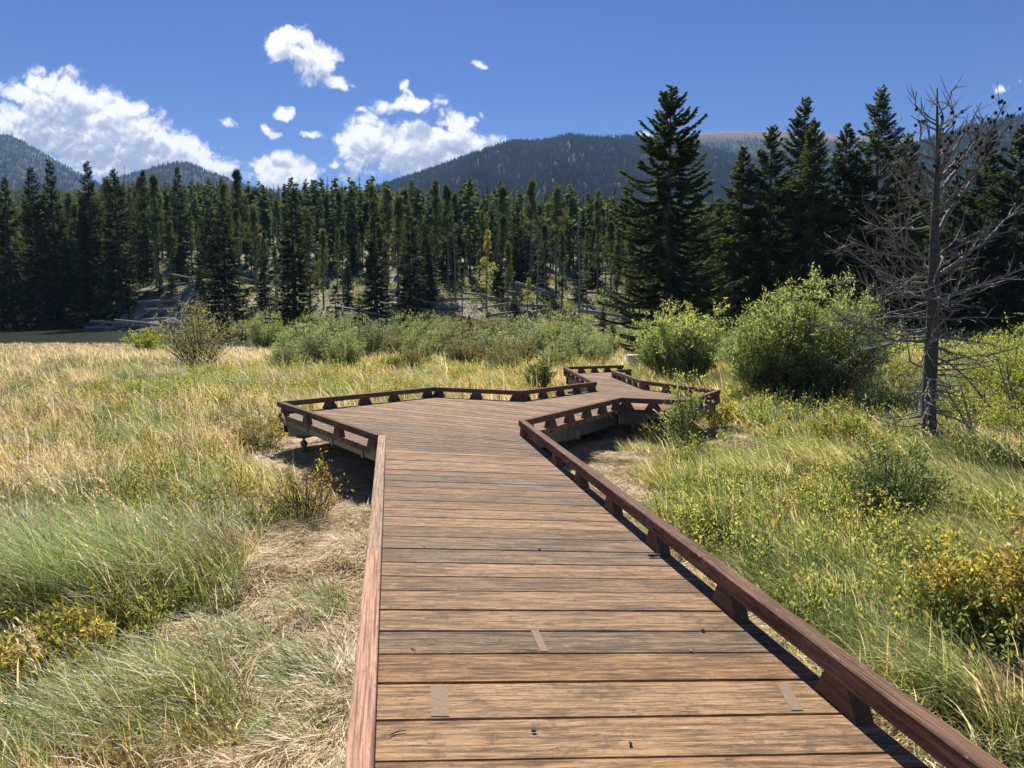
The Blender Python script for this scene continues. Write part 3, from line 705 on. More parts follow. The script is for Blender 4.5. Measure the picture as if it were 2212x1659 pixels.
# dry straw lying beside and under the walkway
g = Geo()
def thatch(n, x, y, keep, Lr=(.07, .30), wl=.0055, col=PALE * [1.05, 1, .92], zo=.03):
    x, y = x[keep], y[keep]; n_ = len(x)
    sw = fbm(x * 1.5, y * 1.5, 91, 2) * 9; a = sw + r.normal(0, .7, n_)
    D = np.c_[np.cos(a), np.sin(a), r.normal(.03, .16, n_)]
    P = np.c_[x, y, ground(x, y) + .0 + np.abs(r.normal(0, zo, n_)) + .10 * np.maximum(fbm(x * 1.8, y * 1.8, 95, 3) - .42, 0) * 3]
    L = r.uniform(*Lr, n_); c = np.where((r.rand(n_) < .2)[:, None], np.array([.45, .3, .17]), np.where((r.rand(n_) < .1)[:, None], GREEN, col)) * r.uniform(.6, 1.2, (n_, 1))
    bl_dir = nrm(D)
    leaves(g, P, bl_dir, L, wl * r.uniform(.6, 1.6, n_), c, r, flat=np.tile([0, 0, 1.], (n_, 1)), mid=.5)
n = 1300000; x, y = sample(n, 1.8, 14, .95, r, .75); k0 = np.abs(x - .3) < 4 + .0 * y; x, y = x[k0], y[k0]; n = len(x); d_ = pdist(x, y, DECK)
lim = edge_w(x, y) + .15 + .9 * (fbm(x * .9 + 3, y * .9, 97, 2) - .35)
thatch(n, x, y, (~dk(x, y)) & ((d_ < lim) | (r.rand(n) < .05)))
n = 190000; x = r.uniform(-.5, 4, n); y = r.uniform(7, 15, n); thatch(n, x, y, (dk(x, y)) | (pdist(x, y, DECK) < 1.6))
n = 20000; x = r.uniform(-4.5, 0, n); y = r.uniform(7, 14, n); thatch(n, x, y, dk(x, y))
tag(g.build('straw_thatch', M_straw), kind='stuff')

# tall clumps and seed heads
g = Geo()
def clump(cx, cy, rad, n, L, col, W=.009, lean=.8, la=WIND, seg=5):
    a = r.uniform(0, 6.3, n); q_ = rad * np.sqrt(r.rand(n)); X = cx + np.cos(a) * q_; Y = cy + np.sin(a) * q_
    k = ok_land(X, Y, .12, False); X, Y = X[k], Y[k]; n = len(X)
    lx = np.cos(la) + (X - cx) / rad * .5 + r.normal(0, .5, n); lyy = np.sin(la) + (Y - cy) / rad * .5 + r.normal(0, .3, n)
    c = col * r.uniform(.6, 1.25, (n, 1)); c = np.where((r.rand(n) < .18)[:, None], STRAW, c)
    blades(g, np.c_[X, Y, ground(X, Y) - .02], L * r.uniform(.6, 1.15, n), W * r.uniform(.6, 1.4, n), np.arctan2(lyy, lx), np.abs(r.normal(lean, .25, n)), c, r, seg)
def gp(px, py, z=-.8):            # where a line of sight meets the ground
    d = ray(px, py); t = 1.0
    for _ in range(40):
        p = d * t; p[2] += CAMZ; t += (p[2] - float(ground(p[0], p[1]))) / -d[2] * .6 if d[2] < 0 else 0
    return p[0], p[1]
for (px, py, rad, n, L, c, le) in ((230, 1290, .65, 2600, .95, GREEN * 1.5, .7), (400, 1270, .5, 1500, .8, LIME * .8, .9), (60, 1260, .5, 1300, .85, GREEN * 1.4, .9), (500, 1160, .4, 800, .5, GREEN, .9),
        (500, 1430, .35, 450, .42, GREEN * 1.1, 1.0), (400, 1600, .4, 700, .5, LIME * .8, .9), (640, 1600, .2, 220, .32, GREEN * 1.3, 1.0), (700, 1560, .16, 160, .28, GREEN * 1.4, 1.0), (660, 1440, .2, 180, .3, GREEN * 1.3, 1.0), (150, 1600, .5, 1100, .5, GREEN * 1.4, .9), (320, 1560, .4, 800, .5, LIME, .9), (700, 1500, .3, 500, .35, GREEN, 1.0), (690, 1330, .25, 400, .35, GREEN * 1.1, 1.0),
        (1580, 1150, .5, 1400, .55, LIME * .9, .6), (1700, 1290, .5, 1300, .5, GREEN, .9), (1480, 1060, .5, 1200, .55, LIME, .6), (1850, 1290, .5, 1200, .55, GREEN, .8), (1950, 1430, .5, 1500, .45, GREEN, .9), (1760, 1200, .5, 1200, .5, LIME, .7),
        (1620, 1040, .6, 1500, .6, LIME, .7), (1800, 1020, .7, 1600, .65, LIME, .8), (2150, 1120, .8, 3000, .75, LIME * .9, .9), (2180, 1240, .6, 2000, .7, LIME * .9, .9), (2080, 1010, .8, 2200, .7, GREEN * 1.2, .9), (1990, 1080, .7, 1500, .6, LIME, .8),
        (1440, 960, .4, 500, .6, LIME, .5), (1380, 985, .35, 250, .4, LIME * .8, .7), (900, 838, .9, 900, .6, LIME, .6), (1060, 835, .9, 900, .6, LIME, .6), (760, 850, 1.0, 900, .6, GREEN * 1.2, .6)):
    X, Y = gp(px, py); clump(X, Y, rad, n, L, c, lean=le, W=.008 if Y < 9 else .013)
for k in range(330):
    sd = r.rand() < .5; y_ = 3.2 + 26 * r.rand() ** 1.1; x_ = -r.uniform(1.3, .62 * y_ + 1.5) if sd else r.uniform(2.2, .62 * y_ + 3)
    if pdist(np.array([x_]), np.array([y_]), DECK)[0] < 1.0 or dk(np.array([x_]), np.array([y_]))[0]: continue
    cc = (GREEN, LIME, STRAW * .8, GREEN * 1.3, LIME * .8, GREEN * .7)[r.randint(0, 6)]
    clump(x_, y_, r.uniform(.12, .3) * (1 + y_ / 25), int(r.uniform(120, 260)), r.uniform(.4, .75), cc, W=.008 + y_ * .0005, lean=r.uniform(.5, 1.1), la=WIND + r.normal(0, .5), seg=4 if y_ < 10 else 3)
def plumes(cx, cy, rad, n, H):
    for _ in range(n):
        x, y = cx + r.normal(0, rad), cy + r.normal(0, rad)
        if dk(np.array([x]), np.array([y]))[0]: continue
        z = float(ground(x, y)); h = H * r.uniform(.75, 1.1); la = WIND + r.normal(0, .2); t = np.linspace(0, 1, 7); le = r.uniform(.3, .6) * h
        P = np.c_[x + math.cos(la) * le * t ** 2.2, y + math.sin(la) * le * t ** 2.2, z + h * (t - .12 * t ** 3)]
        segs(g, P[:-1], P[1:], .0018, .0014, STRAW * .9)
        m = 40; tt_ = r.uniform(.72, 1, m); pp = np.stack([np.interp(tt_, t, P[:, k]) for k in range(3)], 1) + r.normal(0, .004, (m, 3))
        D = nrm(P[-1] - P[-3]) + r.normal(0, .35, (m, 3)); leaves(g, pp, D, .035, .007, PALE * r.uniform(.8, 1.1, (m, 1)), r)
for (px, py, rad, n, H) in ((170, 1330, .35, 16, 1.45), (300, 1330, .3, 8, 1.35), (30, 1330, .3, 7, 1.3), (480, 1330, .3, 3, .95), (60, 1700, .15, 3, .8), (110, 1600, .2, 4, .8), (1920, 1000, 1.2, 10, .9), (2150, 1080, .8, 14, 1.0), (430, 960, 3, 50, 1.0), (150, 980, 3, 50, 1.0), (1500, 980, 1, 12, .9), (450, 830, 1.2, 40, 1.3)):
    X, Y = gp(px, py); plumes(X, Y, rad, n, H)
tag(g.build('tall_grass', M_grass), kind='stuff')

# leafy plants mixed through the grass
g = Geo()
def forbs(n, x0, x1, y0, y1, Hr, pal, ll, keepfn=None):
    x = r.uniform(x0, x1, n); y = r.uniform(y0, y1, n); k = ok_land(x, y, .35) & (pdist(x, y, DECK) > edge_w(x, y) + .45) & (r.rand(n) < np.clip((fbm(x * .5 + 40, y * .5, 17, 3) - .38) * 5, 0, 1)); x, y = x[k], y[k]; n = len(x)
    H = r.uniform(*Hr, n); ns = 7; k = np.repeat(np.arange(n), ns); a = r.uniform(0, 6.3, n * ns); sp_ = H[k] * r.uniform(.1, .55, n * ns)
    b0 = np.c_[x[k], y[k], ground(x[k], y[k])]; tip = b0 + np.c_[np.cos(a) * sp_, np.sin(a) * sp_, H[k] * r.uniform(.7, 1.1, n * ns)]
    segs(g, b0, tip, .003, .0015, np.array([.12, .09, .05]))
    m = 11; kk = np.repeat(np.arange(n * ns), m); t = r.uniform(.3, 1.02, len(kk))[:, None]; P = b0[kk] * (1 - t) + tip[kk] * t; D = nrm(tip - b0)[kk] * .8 + r.normal(0, .6, (len(kk), 3))
    pal = np.array(pal); pc = pal[r.randint(0, len(pal), n)][k][kk] * r.uniform(.65, 1.3, (len(kk), 1)); alt = pal[r.randint(0, len(pal), len(kk))]; pc = np.where((r.rand(len(kk)) < .25)[:, None], alt, pc)
    leaves(g, P, D, ll * r.uniform(.6, 1.3, len(kk)), ll * .32, pc, r)
LP_ = [(.34, .38, .12), (.24, .30, .10), (.46, .44, .16), (.50, .38, .12), (.16, .22, .07)]
forbs(1300, 1.5, 8, 3.2, 12, (.3, .58), LP_, .05); forbs(1500, 2, 16, 10, 28, (.35, .75), LP_, .065); forbs(1100, 6, 40, 26, 58, (.6, 1.3), [(.42, .42, .20), (.36, .40, .18), (.5, .46, .24), (.28, .32, .14)], .12)
forbs(500, -7, -1.2, 3.4, 9, (.25, .42), [(.20, .24, .07), (.42, .34, .08), (.30, .24, .08), (.16, .20, .06)], .045); forbs(900, -16, -2, 8, 24, (.3, .6), [(.22, .26, .09), (.36, .30, .12), (.34, .24, .10)], .06)
forbs(500, -12, 4, 18, 34, (.4, .7), [(.36, .38, .12), (.48, .36, .10), (.26, .30, .10)], .08)
n = 3800; px = r.uniform(150, 1700, n); a = AZ(px); yy = tab(a, hill0_k) + r.uniform(-12, 55, n); X = a * yy; k = (ground(X, yy) > WATER_Z + .1) & (fbm(X / 5, yy / 5, 71, 3) > .42); X, yy = X[k], yy[k]; n = len(X)
k = np.repeat(np.arange(n), 26); H = r.uniform(.4, 1.5, n); P = np.c_[X[k] + r.normal(0, .45, len(k)) * H[k], yy[k] + r.normal(0, .45, len(k)) * H[k], 0 * k]; P[:, 2] = ground(P[:, 0], P[:, 1]) + r.rand(len(k)) * H[k] * .9
pc = np.array([(.14, .18, .07), (.22, .24, .10), (.10, .13, .05), (.30, .28, .12), (.20, .17, .11)])[r.randint(0, 5, n)][k] * r.uniform(.6, 1.3, (len(k), 1))
leaves(g, P, r.normal(size=(len(k), 3)) + [0, 0, .6], .32 * r.uniform(.6, 1.3, len(k)), .14, pc, r)
tag(g.build('meadow_plants', M_willow), kind='stuff')

# ------------------------------------------------------------------ shrubs
def shrub_parts(H, R, nst, nl, ll, lw, pal, r, leaf_from=.25, upright=.6, tipcol=None, bare=0, fill=.5, ww=.5):
    """stems fanning from the base with twigs; leaves clustered on the twigs; returns foliage, stem geometry"""
    gf, gs_ = Geo(), Geo(); S0, S1, Ra, Rb = [], [], [], []; LP, LD, LT = [], [], []
    for s in range(nst):
        a = r.uniform(0, 2 * math.pi); rr_ = R * math.sqrt(r.rand()); lob = .80 + .32 * float(vn(a * 1.6 + H * 7, rr_ / R * 2, 5)); tip = np.array([math.cos(a) * rr_ * lob, math.sin(a) * rr_ * lob, H * lob * (1 - .5 * (rr_ / R) ** 2.8) * r.uniform(.68, 1.08)])
        b0 = np.array([math.cos(a), math.sin(a), 0]) * rr_ * .28 + np.r_[r.normal(0, .04 * R, 2), 0]
        t = np.linspace(0, 1, 7)[:, None]; mid = b0 * .35 + tip * .65; mid = mid * [.8, .8, 1.0] if upright > .5 else mid
        P = (1 - t) ** 2 * b0 + 2 * t * (1 - t) * mid + t ** 2 * tip; P[1:-1] += r.normal(0, .015 * H, (5, 3))
        rad = H * .006 * (1 - .8 * t[:, 0]) * r.uniform(.7, 1.3)
        S0.append(P[:-1]); S1.append(P[1:]); Ra.append(rad[:-1]); Rb.append(rad[1:])
        nt = 9
        for k in range(nt):
            tq = r.uniform(leaf_from * .6, 1); p = np.array([np.interp(tq, t[:, 0], P[:, i]) for i in range(3)])
            d = nrm(np.r_[r.normal(0, 1, 2) + p[:2] / max(R, .1) * .6, r.uniform(.2, 1.5)]); Lt = H * r.uniform(.10, .22)
            e_ = p + d * Lt; S0.append(p[None]); S1.append(e_[None]); Ra.append(np.array([H * .0022])); Rb.append(np.array([H * .001]))
            m = 8; u = r.uniform(.1, 1.0, m)[:, None]; LP.append(p + d * Lt * u + r.normal(0, .02 * H * .3, (m, 3))); LD.append(d[None] * .7 + r.normal(0, .6, (m, 3)) + [0, 0, .25]); LT.append(np.full(m, tq))
    LP = np.concatenate(LP); LD = np.concatenate(LD)
    k = r.randint(0, len(LP), nl); P = LP[k] + r.normal(0, .035 * H * fill, (nl, 3)); D = LD[k] + r.normal(0, .35, (nl, 3))
    ok = P[:, 2] > leaf_from * H * .45 * r.rand(nl); P, D = P[ok], D[ok]; n = len(P)
    hrel = np.clip(P[:, 2] / H, 0, 1); pal = np.array(pal)
    nz = fbm(P[:, 0] * 2.2 / max(H, .3) * 2 + 20, P[:, 2] * 2.2 / max(H, .3) * 2 + P[:, 1], 7, 2)
    pick = np.clip(((nz + r.normal(0, .16, n)) * len(pal)).astype(int), 0, len(pal) - 1)
    C = pal[pick] * r.uniform(.7, 1.3, (n, 1))
    if tipcol is not None:
        tk = r.rand(n) < (hrel ** 3) * .75; C = np.where(tk[:, None], np.array(tipcol) * r.uniform(.8, 1.2, (n, 1)), C)
    leaves(gf, P, D, ll * r.uniform(.6, 1.3, n), lw * r.uniform(.7, 1.3, n), C, r)
    segs(gs_, np.concatenate(S0), np.concatenate(S1), np.concatenate(Ra), np.concatenate(Rb), (.1, .1, .1), 4)
    return gf, gs_
WG = [(.19, .26, .11), (.25, .32, .14), (.15, .20, .09), (.32, .37, .19)]
WY = [(.30, .33, .08), (.38, .38, .09), (.20, .25, .06), (.5, .42, .1)]
WS = [(.26, .30, .19), (.32, .36, .24), (.20, .24, .16), (.36, .39, .27)]
WO = [(.38, .29, .09), (.48, .38, .12), (.20, .22, .08), (.32, .22, .08)]
def shrub(name, H, R, nst, nl, ll, lw, pal, seed, loc, label, cat='shrub', group=None, stem=None, **kw):
    r_ = rs(seed); e_ = empty(name, loc); gf, gs_ = shrub_parts(H, R, nst, nl, ll, lw, pal, r_, **kw)
    gf.build('foliage', M_willow, e_); gs_.build('stems', stem or M_stem, e_); tag(e_, label, cat, group); return e_
def at_px(px, py, Y=None):
    if Y is None: X, Y = gp(px, py)
    else: d = ray(px, py); X = d[0] / d[1] * Y
    return (X, Y, float(ground(X, Y)) - .03)
def hpx(top, Y, z): d = ray(1106, top); return CAMZ + d[2] / d[1] * Y - z
def sh_at(name, px, base, top, halfw, nst, nl, ll, lw, pal, seed, label, Y=None, **kw):
    loc = at_px(px, base, Y); H = hpx(top, loc[1], loc[2]); R = halfw / F * loc[1]
    return shrub(name, H / 1.03, R, nst, nl, ll, lw, pal, seed, loc, label, **kw)
sh_at('willow_bush', 1725, 905, 612, 190, 200, 60000, .10, .028, WG, 101, 'largest rounded green willow bush, between the pale yellow bush and the dead pine', Y=19.5, tipcol=(.40, .45, .20), upright=.3, leaf_from=.24)
sh_at('willow_bush', 1472, 828, 662, 118, 120, 30000, .10, .03, WG, 102, 'rounded bush with yellow tips just behind the boardwalk bump-out', Y=25.5, tipcol=(.54, .52, .20), upright=.3, leaf_from=.18)
sh_at('willow_bush', 432, 800, 655, 95, 80, 6500, .09, .03, [(.34, .30, .15), (.27, .27, .15), (.42, .37, .18), (.24, .22, .14)], 103, 'tall ragged bush with brown and yellow leaves standing alone in the golden meadow', Y=34, leaf_from=.3, fill=.8)
sh_at('willow_bush', 318, 755, 705, 55, 40, 6000, .12, .04, [(.30, .36, .06), (.36, .40, .08)], 104, 'low bright yellow green bush at the lake edge', Y=50, leaf_from=.1)
sh_at('willow_bush', 1478, 912, 800, 40, 26, 2600, .055, .022, WG, 105, 'upright leafy sapling bush hiding the corner of the boardwalk bump-out', Y=12.4, tipcol=(.4, .44, .12), leaf_from=.1, fill=.9)
sh_at('willow_bush', 1548, 905, 838, 52, 30, 2200, .06, .022, WO, 106, 'small bush with yellow leaves beyond the outer corner of the boardwalk', Y=15.5, tipcol=(.6, .45, .1))
sh_at('willow_bush', 1800, 960, 870, 75, 46, 4200, .05, .018, [(.20, .24, .07), (.30, .28, .08), (.42, .34, .09)], 107, 'knee high bush with olive and orange leaves below the large willow', Y=12.8, leaf_from=.1)
sh_at('willow_bush', 1930, 1130, 950, 120, 90, 6500, .042, .016, [(.12, .17, .07), (.17, .22, .09), (.10, .13, .06), (.28, .30, .10)], 108, 'dark twiggy shrub with sparse small leaves in front of the dead pine', Y=7.9, leaf_from=.2)
sh_at('willow_bush', 2070, 1440, 1165, 155, 80, 9000, .045, .017, WO + WG, 109, 'yellow and green leaved shrub beside the right rail', Y=4.9, leaf_from=.15, tipcol=(.6, .45, .1))
sh_at('willow_bush', 2235, 1480, 1120, 110, 50, 6000, .05, .018, WO, 110, 'orange leaved shrub cut off by the lower right frame edge', Y=4.5, leaf_from=.2)
sh_at('willow_bush', 1760, 1395, 1280, 70, 36, 2600, .045, .016, WG, 118, 'small green leafy shrub between the rail and the yellow leaved shrub', Y=5.3, leaf_from=.1)
sh_at('willow_bush', 130, 1560, 1335, 190, 70, 6500, .055, .018, WO + [(.2, .22, .06)], 111, 'low yellow leaved shrub below the tall green grass clump', Y=4.6, leaf_from=.2)
sh_at('willow_bush', 660, 1120, 1000, 115, 110, 900, .035, .014, WO, 112, 'bare brown twiggy shrub in the shadow left of the boardwalk', Y=8.2, leaf_from=.4)
sh_at('willow_bush', 690, 1060, 958, 42, 9, 120, .06, .018, [(.5, .45, .1), (.45, .3, .08)], 113, 'thin sprig with yellow leaves under the platform corner', Y=9.6, leaf_from=.3)
sh_at('willow_bush', 1160, 838, 762, 48, 34, 4200, .07, .025, [(.09, .11, .05), (.14, .15, .07)], 114, 'dark green bush at the bend where the boardwalk narrows', Y=22, leaf_from=.1)
sh_at('willow_bush', 2200, 900, 700, 120, 60, 9000, .07, .022, WY, 115, 'pale yellow green bush at the right frame edge behind dead branches', Y=17, leaf_from=.1)
sh_at('willow_bush', 560, 960, 880, 90, 50, 3600, .05, .018, WO + WS, 116, 'orange tinged low bush left of the platform corner', Y=13.0, leaf_from=.1)
# mid-distance willows: four kinds, then copies
protos = []
for k, (pal, tip, lf) in enumerate(((WS, (.36, .40, .24), .08), ([(.24, .29, .14), (.30, .35, .18), (.19, .23, .12)], (.36, .40, .18), .1), (WY, (.5, .5, .15), .1), ([(.16, .15, .09), (.2, .2, .11), (.26, .22, .1)], (.36, .3, .14), .15))):
    protos.append(shrub('willow_shrub', 2.6, 1.6, 80, 7500, .11, .036, pal, 200 + k, (0, 0, 0), 'x', leaf_from=lf, tipcol=tip, upright=.4))
mids = [(620,800,735,40,0),(668,765,672,45,1),(725,760,665,45,0),(880,760,672,45,1),(980,750,668,50,3),(1130,755,672,50,0),(1085,810,745,42,3),(880,805,745,38,3),(1215,800,735,40,1),(1310,770,720,35,1),(1345,745,700,35,0),(640,782,700,55,1),(700,790,690,60,0),(745,800,705,50,1),(800,775,680,50,0),(850,770,700,45,3),(905,790,705,48,1),(955,765,690,50,0),(1005,790,715,60,3),(1060,780,700,62,0),(1110,792,715,55,3),(1150,770,692,55,0),(1215,775,668,45,1),(1250,780,700,62,0),(1290,790,725,40,1),
 (570,755,670,45,1),(530,740,690,35,0),(600,748,700,30,1),(1040,745,672,45,3),(930,738,672,40,1),(1180,745,680,40,3),(1255,745,680,35,1),(760,740,668,40,0),
 (1950,840,760,60,2),(2060,800,740,60,2),(2130,860,770,60,2),(2010,880,800,70,0),(2110,915,830,80,2),(2190,960,860,60,2),(1900,905,810,50,1),(1860,860,760,60,0),(2160,780,715,50,2),(1640,905,850,45,1),(1700,925,870,40,0),(1600,880,820,50,1),
 (120,800,768,25,3),(165,797,765,22,3),(260,822,795,20,3),(480,935,880,40,3),(2000,955,900,60,2),(1700,1000,955,50,1),(1560,960,925,30,1),(40,862,820,40,0),(180,858,820,50,0),(330,868,825,60,1),(520,850,812,50,0),(840,800,760,30,2),(1000,820,790,35,2),(700,830,795,40,2)]
desc = ['grey green willow shrub', 'fresh green willow shrub', 'pale yellow green shrub', 'brownish twiggy shrub']
MARKS = [(40, 'near the left frame edge'), (170, 'in the meadow before the open lake'), (300, 'below the bright bush at the lake edge'), (480, 'beside the left corner of the platform'), (550, 'at the end of the lake channel'), (630, 'at the left end of the willow thicket'), (700, 'below the needle sharp spruce'), (760, 'behind the low orange bush'), (820, 'below the narrow dark spruce'), (890, 'below the spruce over the thicket'), (950, 'in the middle of the thicket'), (1010, 'behind the middle bend of the platform rail'),
         (1070, 'below the yellow aspen'), (1130, 'behind the dark green bush at the bend'), (1190, 'just left of the narrow walkway'), (1255, 'beside the far left rail corner'), (1330, 'past the end of the boardwalk'), (1580, 'between the bump-out and the largest willow'), (1660, 'under the left side of the largest willow'), (1720, 'in front of the largest willow'), (1860, 'at the right foot of the largest willow'), (1910, 'just left of the dead pine trunk'), (1970, 'behind the dead pine trunk'), (2030, 'just right of the dead pine trunk'), (2110, 'behind the leaning dead branch'), (2185, 'among the pale dead branches at the right edge')]
used = [False] * 4
rm = rs(77)
for k, (px, base, top, hw, kd) in enumerate(mids):
    loc = at_px(px, base); H = hpx(top, loc[1], loc[2])
    o = protos[kd] if not used[kd] else copy_tree(protos[kd]); used[kd] = True
    o.location = loc; s = H / 2.75 * (1.0 if 560 < px < 1320 and base < 805 else 1.05); sx = hw / F * loc[1] / 1.55
    o.scale = (sx, sx, s); o.rotation_euler = (0, 0, rm.uniform(0, 6.3))
    where = ('on the right bank around the dead pine' if px > 1500 else 'in the thicket between the meadow and the forest' if 560 < px < 1320 and base < 805 else 'in the golden meadow before the lake' if px < 400 and base < 830 else 'low among the grass beside the boardwalk' if px > 400 else 'low in the grass of the left meadow')
    size = 'tall' if H > 2.2 else 'low' if H < 1.1 else 'waist high'
    sub = min(MARKS, key=lambda m: abs(m[0] - px))[1]
    tag(o, size + ' ' + desc[kd] + ' ' + sub, 'shrub', desc[kd] + 's ' + where)

# ------------------------------------------------------------------ conifers
def spruce_geo(H, R, r, tw=.3, tww=.10, dens=1.0, z0=.04, droop=.5, top_open=0, col=(.05, .075, .035), shape=.85):
    gf, gt = Geo(), Geo()
    tube(gt, [(0, 0, -.3), (0, 0, H * .3), (0, 0, H * .7), (0, 0, H)], [H * .017, H * .013, H * .006, .01], 7, (.1, .1, .1))
    nw = int(H * 3.0); zs = np.linspace(z0 * H, H * .985, nw)
    z = np.repeat(zs, 7) + r.normal(0, H * .008, nw * 7); n = len(z); t = np.clip(z / H, 0, 1)
    az = r.uniform(0, 2 * math.pi, n)
    lobes = 1 + .22 * np.sin(az * 3 + z * 1.1) + .15 * np.sin(az * 2 - z * 2.3)
    ln = R * (np.interp(1 - t, [0, .086, .22, .34, .45, .7, 1], [.03, .23, .46, .69, .81, 1, .95]) if shape < .65 else ((1 - t) ** shape) * np.minimum(1, .7 + t * 3)) * r.uniform(.7, 1.15, n) * lobes + .012 * H
    el = np.interp(t, [0, .5, .8, 1], [-.35 * droop * 2, -.1, .3, .7]) + r.normal(0, .12, n)
    hd = np.c_[np.cos(az), np.sin(az)]
    def pos(s, k): return np.c_[hd[k] * (ln[k] * s * np.cos(el[k]))[:, None], z[k] + ln[k] * (s * np.sin(el[k]) - .12 * np.sin(s * math.pi) + .10 * s ** 3)]
    segs(gt, pos(np.zeros(n), np.arange(n)), pos(np.full(n, .55), np.arange(n)), ln * .010 + .006, ln * .006 + .003, (.1, .1, .1))
    segs(gt, pos(np.full(n, .55), np.arange(n)), pos(np.full(n, .95), np.arange(n)), ln * .006 + .003, .003, (.1, .1, .1))
    cnt = np.maximum(6, (ln / tw * 10 * dens)).astype(int); k = np.repeat(np.arange(n), cnt); m = len(k)
    s = r.uniform(.12, 1.0, m) ** .75; P = pos(s, k)
    sd_ = r.choice([-1, 1], m) * r.uniform(.2, 1.15, m); a2 = az[k] + sd_
    D = np.c_[np.cos(a2), np.sin(a2), np.sin(el[k]) * .7 + r.uniform(-.75, .15, m) * droop * 1.4]
    Lw = tw * r.uniform(.6, 1.35, m) * (1.15 - .45 * s) * (.45 + .55 * np.minimum(1, ln[k] / (.55 * R)))
    C = np.array(col)[None] * r.uniform(.55, 1.35, (m, 1)) * (np.array([1.25, 1.2, .95])[None] ** ((s ** 4)[:, None] * r.uniform(0, 2, (m, 1))))
    leaves(gf, P, D, Lw, tww * r.uniform(.6, 1.3, m), C, r, flat=np.tile([0, 0, 1.], (m, 1)))
    # leader
    m = 30; zz = H * r.uniform(.94, 1.0, m); a = r.uniform(0, 6.3, m); leaves(gf, np.c_[np.zeros(m), np.zeros(m), zz], np.c_[np.cos(a), np.sin(a), np.full(m, 1.4)], tw * .8, tww * .7, np.array(col) * 1.1, r)
    return gf, gt
def pine_geo(H, r, cb=.42, R=.095, tuft=.42, col=(.075, .095, .04), nb=60, nt=26, lean=.02):
    gf, gt = Geo(), Geo(); lx, ly_ = r.normal(0, lean, 2) * H
    ax = lambda t: np.stack([lx * t ** 1.5 + .1 * np.sin(t * 5 + lx), ly_ * t ** 1.5, t * H], -1)
    tt_ = np.linspace(-.01, 1, 9); tube(gt, ax(np.maximum(tt_, 0)) - [[0, 0, .3]] * (tt_[:, None] < 0), np.interp(tt_, [0, .6, 1], [.0125 * H, .007 * H, .02]), 7, (.1, .1, .1))
    n = nb; t = cb + (1 - cb) * r.rand(n) ** .9 * .99; az = r.uniform(0, 6.3, n); prof = np.interp(t, [cb, cb + (1 - cb) * .3, 1], [.55, 1, .12]); ln = R * H * prof * r.uniform(.45, 1.25, n)
    el = np.interp(t, [cb, 1], [-.15, .9]) + r.normal(0, .2, n); b0 = ax(t); D0 = np.c_[np.cos(az) * np.cos(el), np.sin(az) * np.cos(el), np.sin(el)]
    tip = b0 + D0 * ln[:, None]; segs(gt, b0, tip, .03, .012, (.1, .1, .1))
    m = 16; td = r.uniform(.12, cb, m); a = r.uniform(0, 6.3, m); dd = np.c_[np.cos(a), np.sin(a), r.uniform(-.5, .1, m)]; segs(gt, ax(td), ax(td) + dd * (H * r.uniform(.02, .06, m))[:, None], .018, .006, (.1, .1, .1))
    k = np.repeat(np.arange(n), 4 * nt); s = np.repeat(r.uniform(.25, 1.05, n * 4), nt); off = np.repeat(r.normal(0, .11, (n * 4, 3)) * H * .10, nt, 0)
    c = b0[k] + D0[k] * (ln[k] * s)[:, None] + off; mm = len(c); D = nrm(r.normal(size=(mm, 3)) + [0, 0, .35])
    C = np.array(col)[None] * np.repeat(r.uniform(.55, 1.5, (n * 4, 1)), nt, 0) * r.uniform(.8, 1.2, (mm, 1))
    leaves(gf, c + D * tuft * .15, D, tuft * r.uniform(.6, 1.2, mm), tuft * .24, C, r)
    return gf, gt
def snag_geo(H, r, nb=70):
    gt = Geo(); tt_ = np.linspace(0, 1, 8); P = np.c_[.012 * H * np.sin(tt_ * 4), .01 * H * np.cos(tt_ * 3), tt_ * H - .2]; tube(gt, P, np.interp(tt_, [0, 1], [.012 * H, .02]), 7, (.1,) * 3)
    t = r.uniform(.1, .98, nb); b0 = np.stack([np.interp(t, tt_, P[:, i]) for i in range(3)], 1); a = r.uniform(0, 6.3, nb); L = H * .09 * (1.1 - t) * r.uniform(.4, 1.2, nb)
    e1 = b0 + np.c_[np.cos(a), np.sin(a), r.uniform(-.5, .2, nb)] * L[:, None]; segs(gt, b0, e1, .03, .015, (.1,) * 3)
    for _ in range(3): segs(gt, b0 + (e1 - b0) * r.uniform(.4, 1, (nb, 1)), e1 + r.normal(0, .25, (nb, 3)) * L[:, None], .014, .006, (.1,) * 3)
    return gt
def conifer(name, gf, gt, bark=None, loc=(0, 0, 0)):
    bark = bark or (M_darkbark if 'spruce' in name else M_bark)
    e_ = empty(name, loc); gf.build('crown', M_needle, e_); gt.build('trunk', bark or M_bark, e_); return e_
def tree_at(name, px, top, Y, hw, seed, label, cat='tree', group=None, **kw):
    X = ray(px, 665)[0] / ray(px, 665)[1] * Y; z = float(ground(X, Y)); H = hpx(top, Y, z); gf, gt = spruce_geo(H, hw / F * Y, rs(seed), **kw)
    return tag(conifer('spruce_tree', gf, gt, loc=(X, Y, z)), label, cat, group)
tree_at('s', 1440, 190, 44, 124, 301, 'big broad spruce towering in the centre right, tallest against the mountain', tw=.36, tww=.13, dens=3.4, shape=.42, col=(.095, .13, .065))
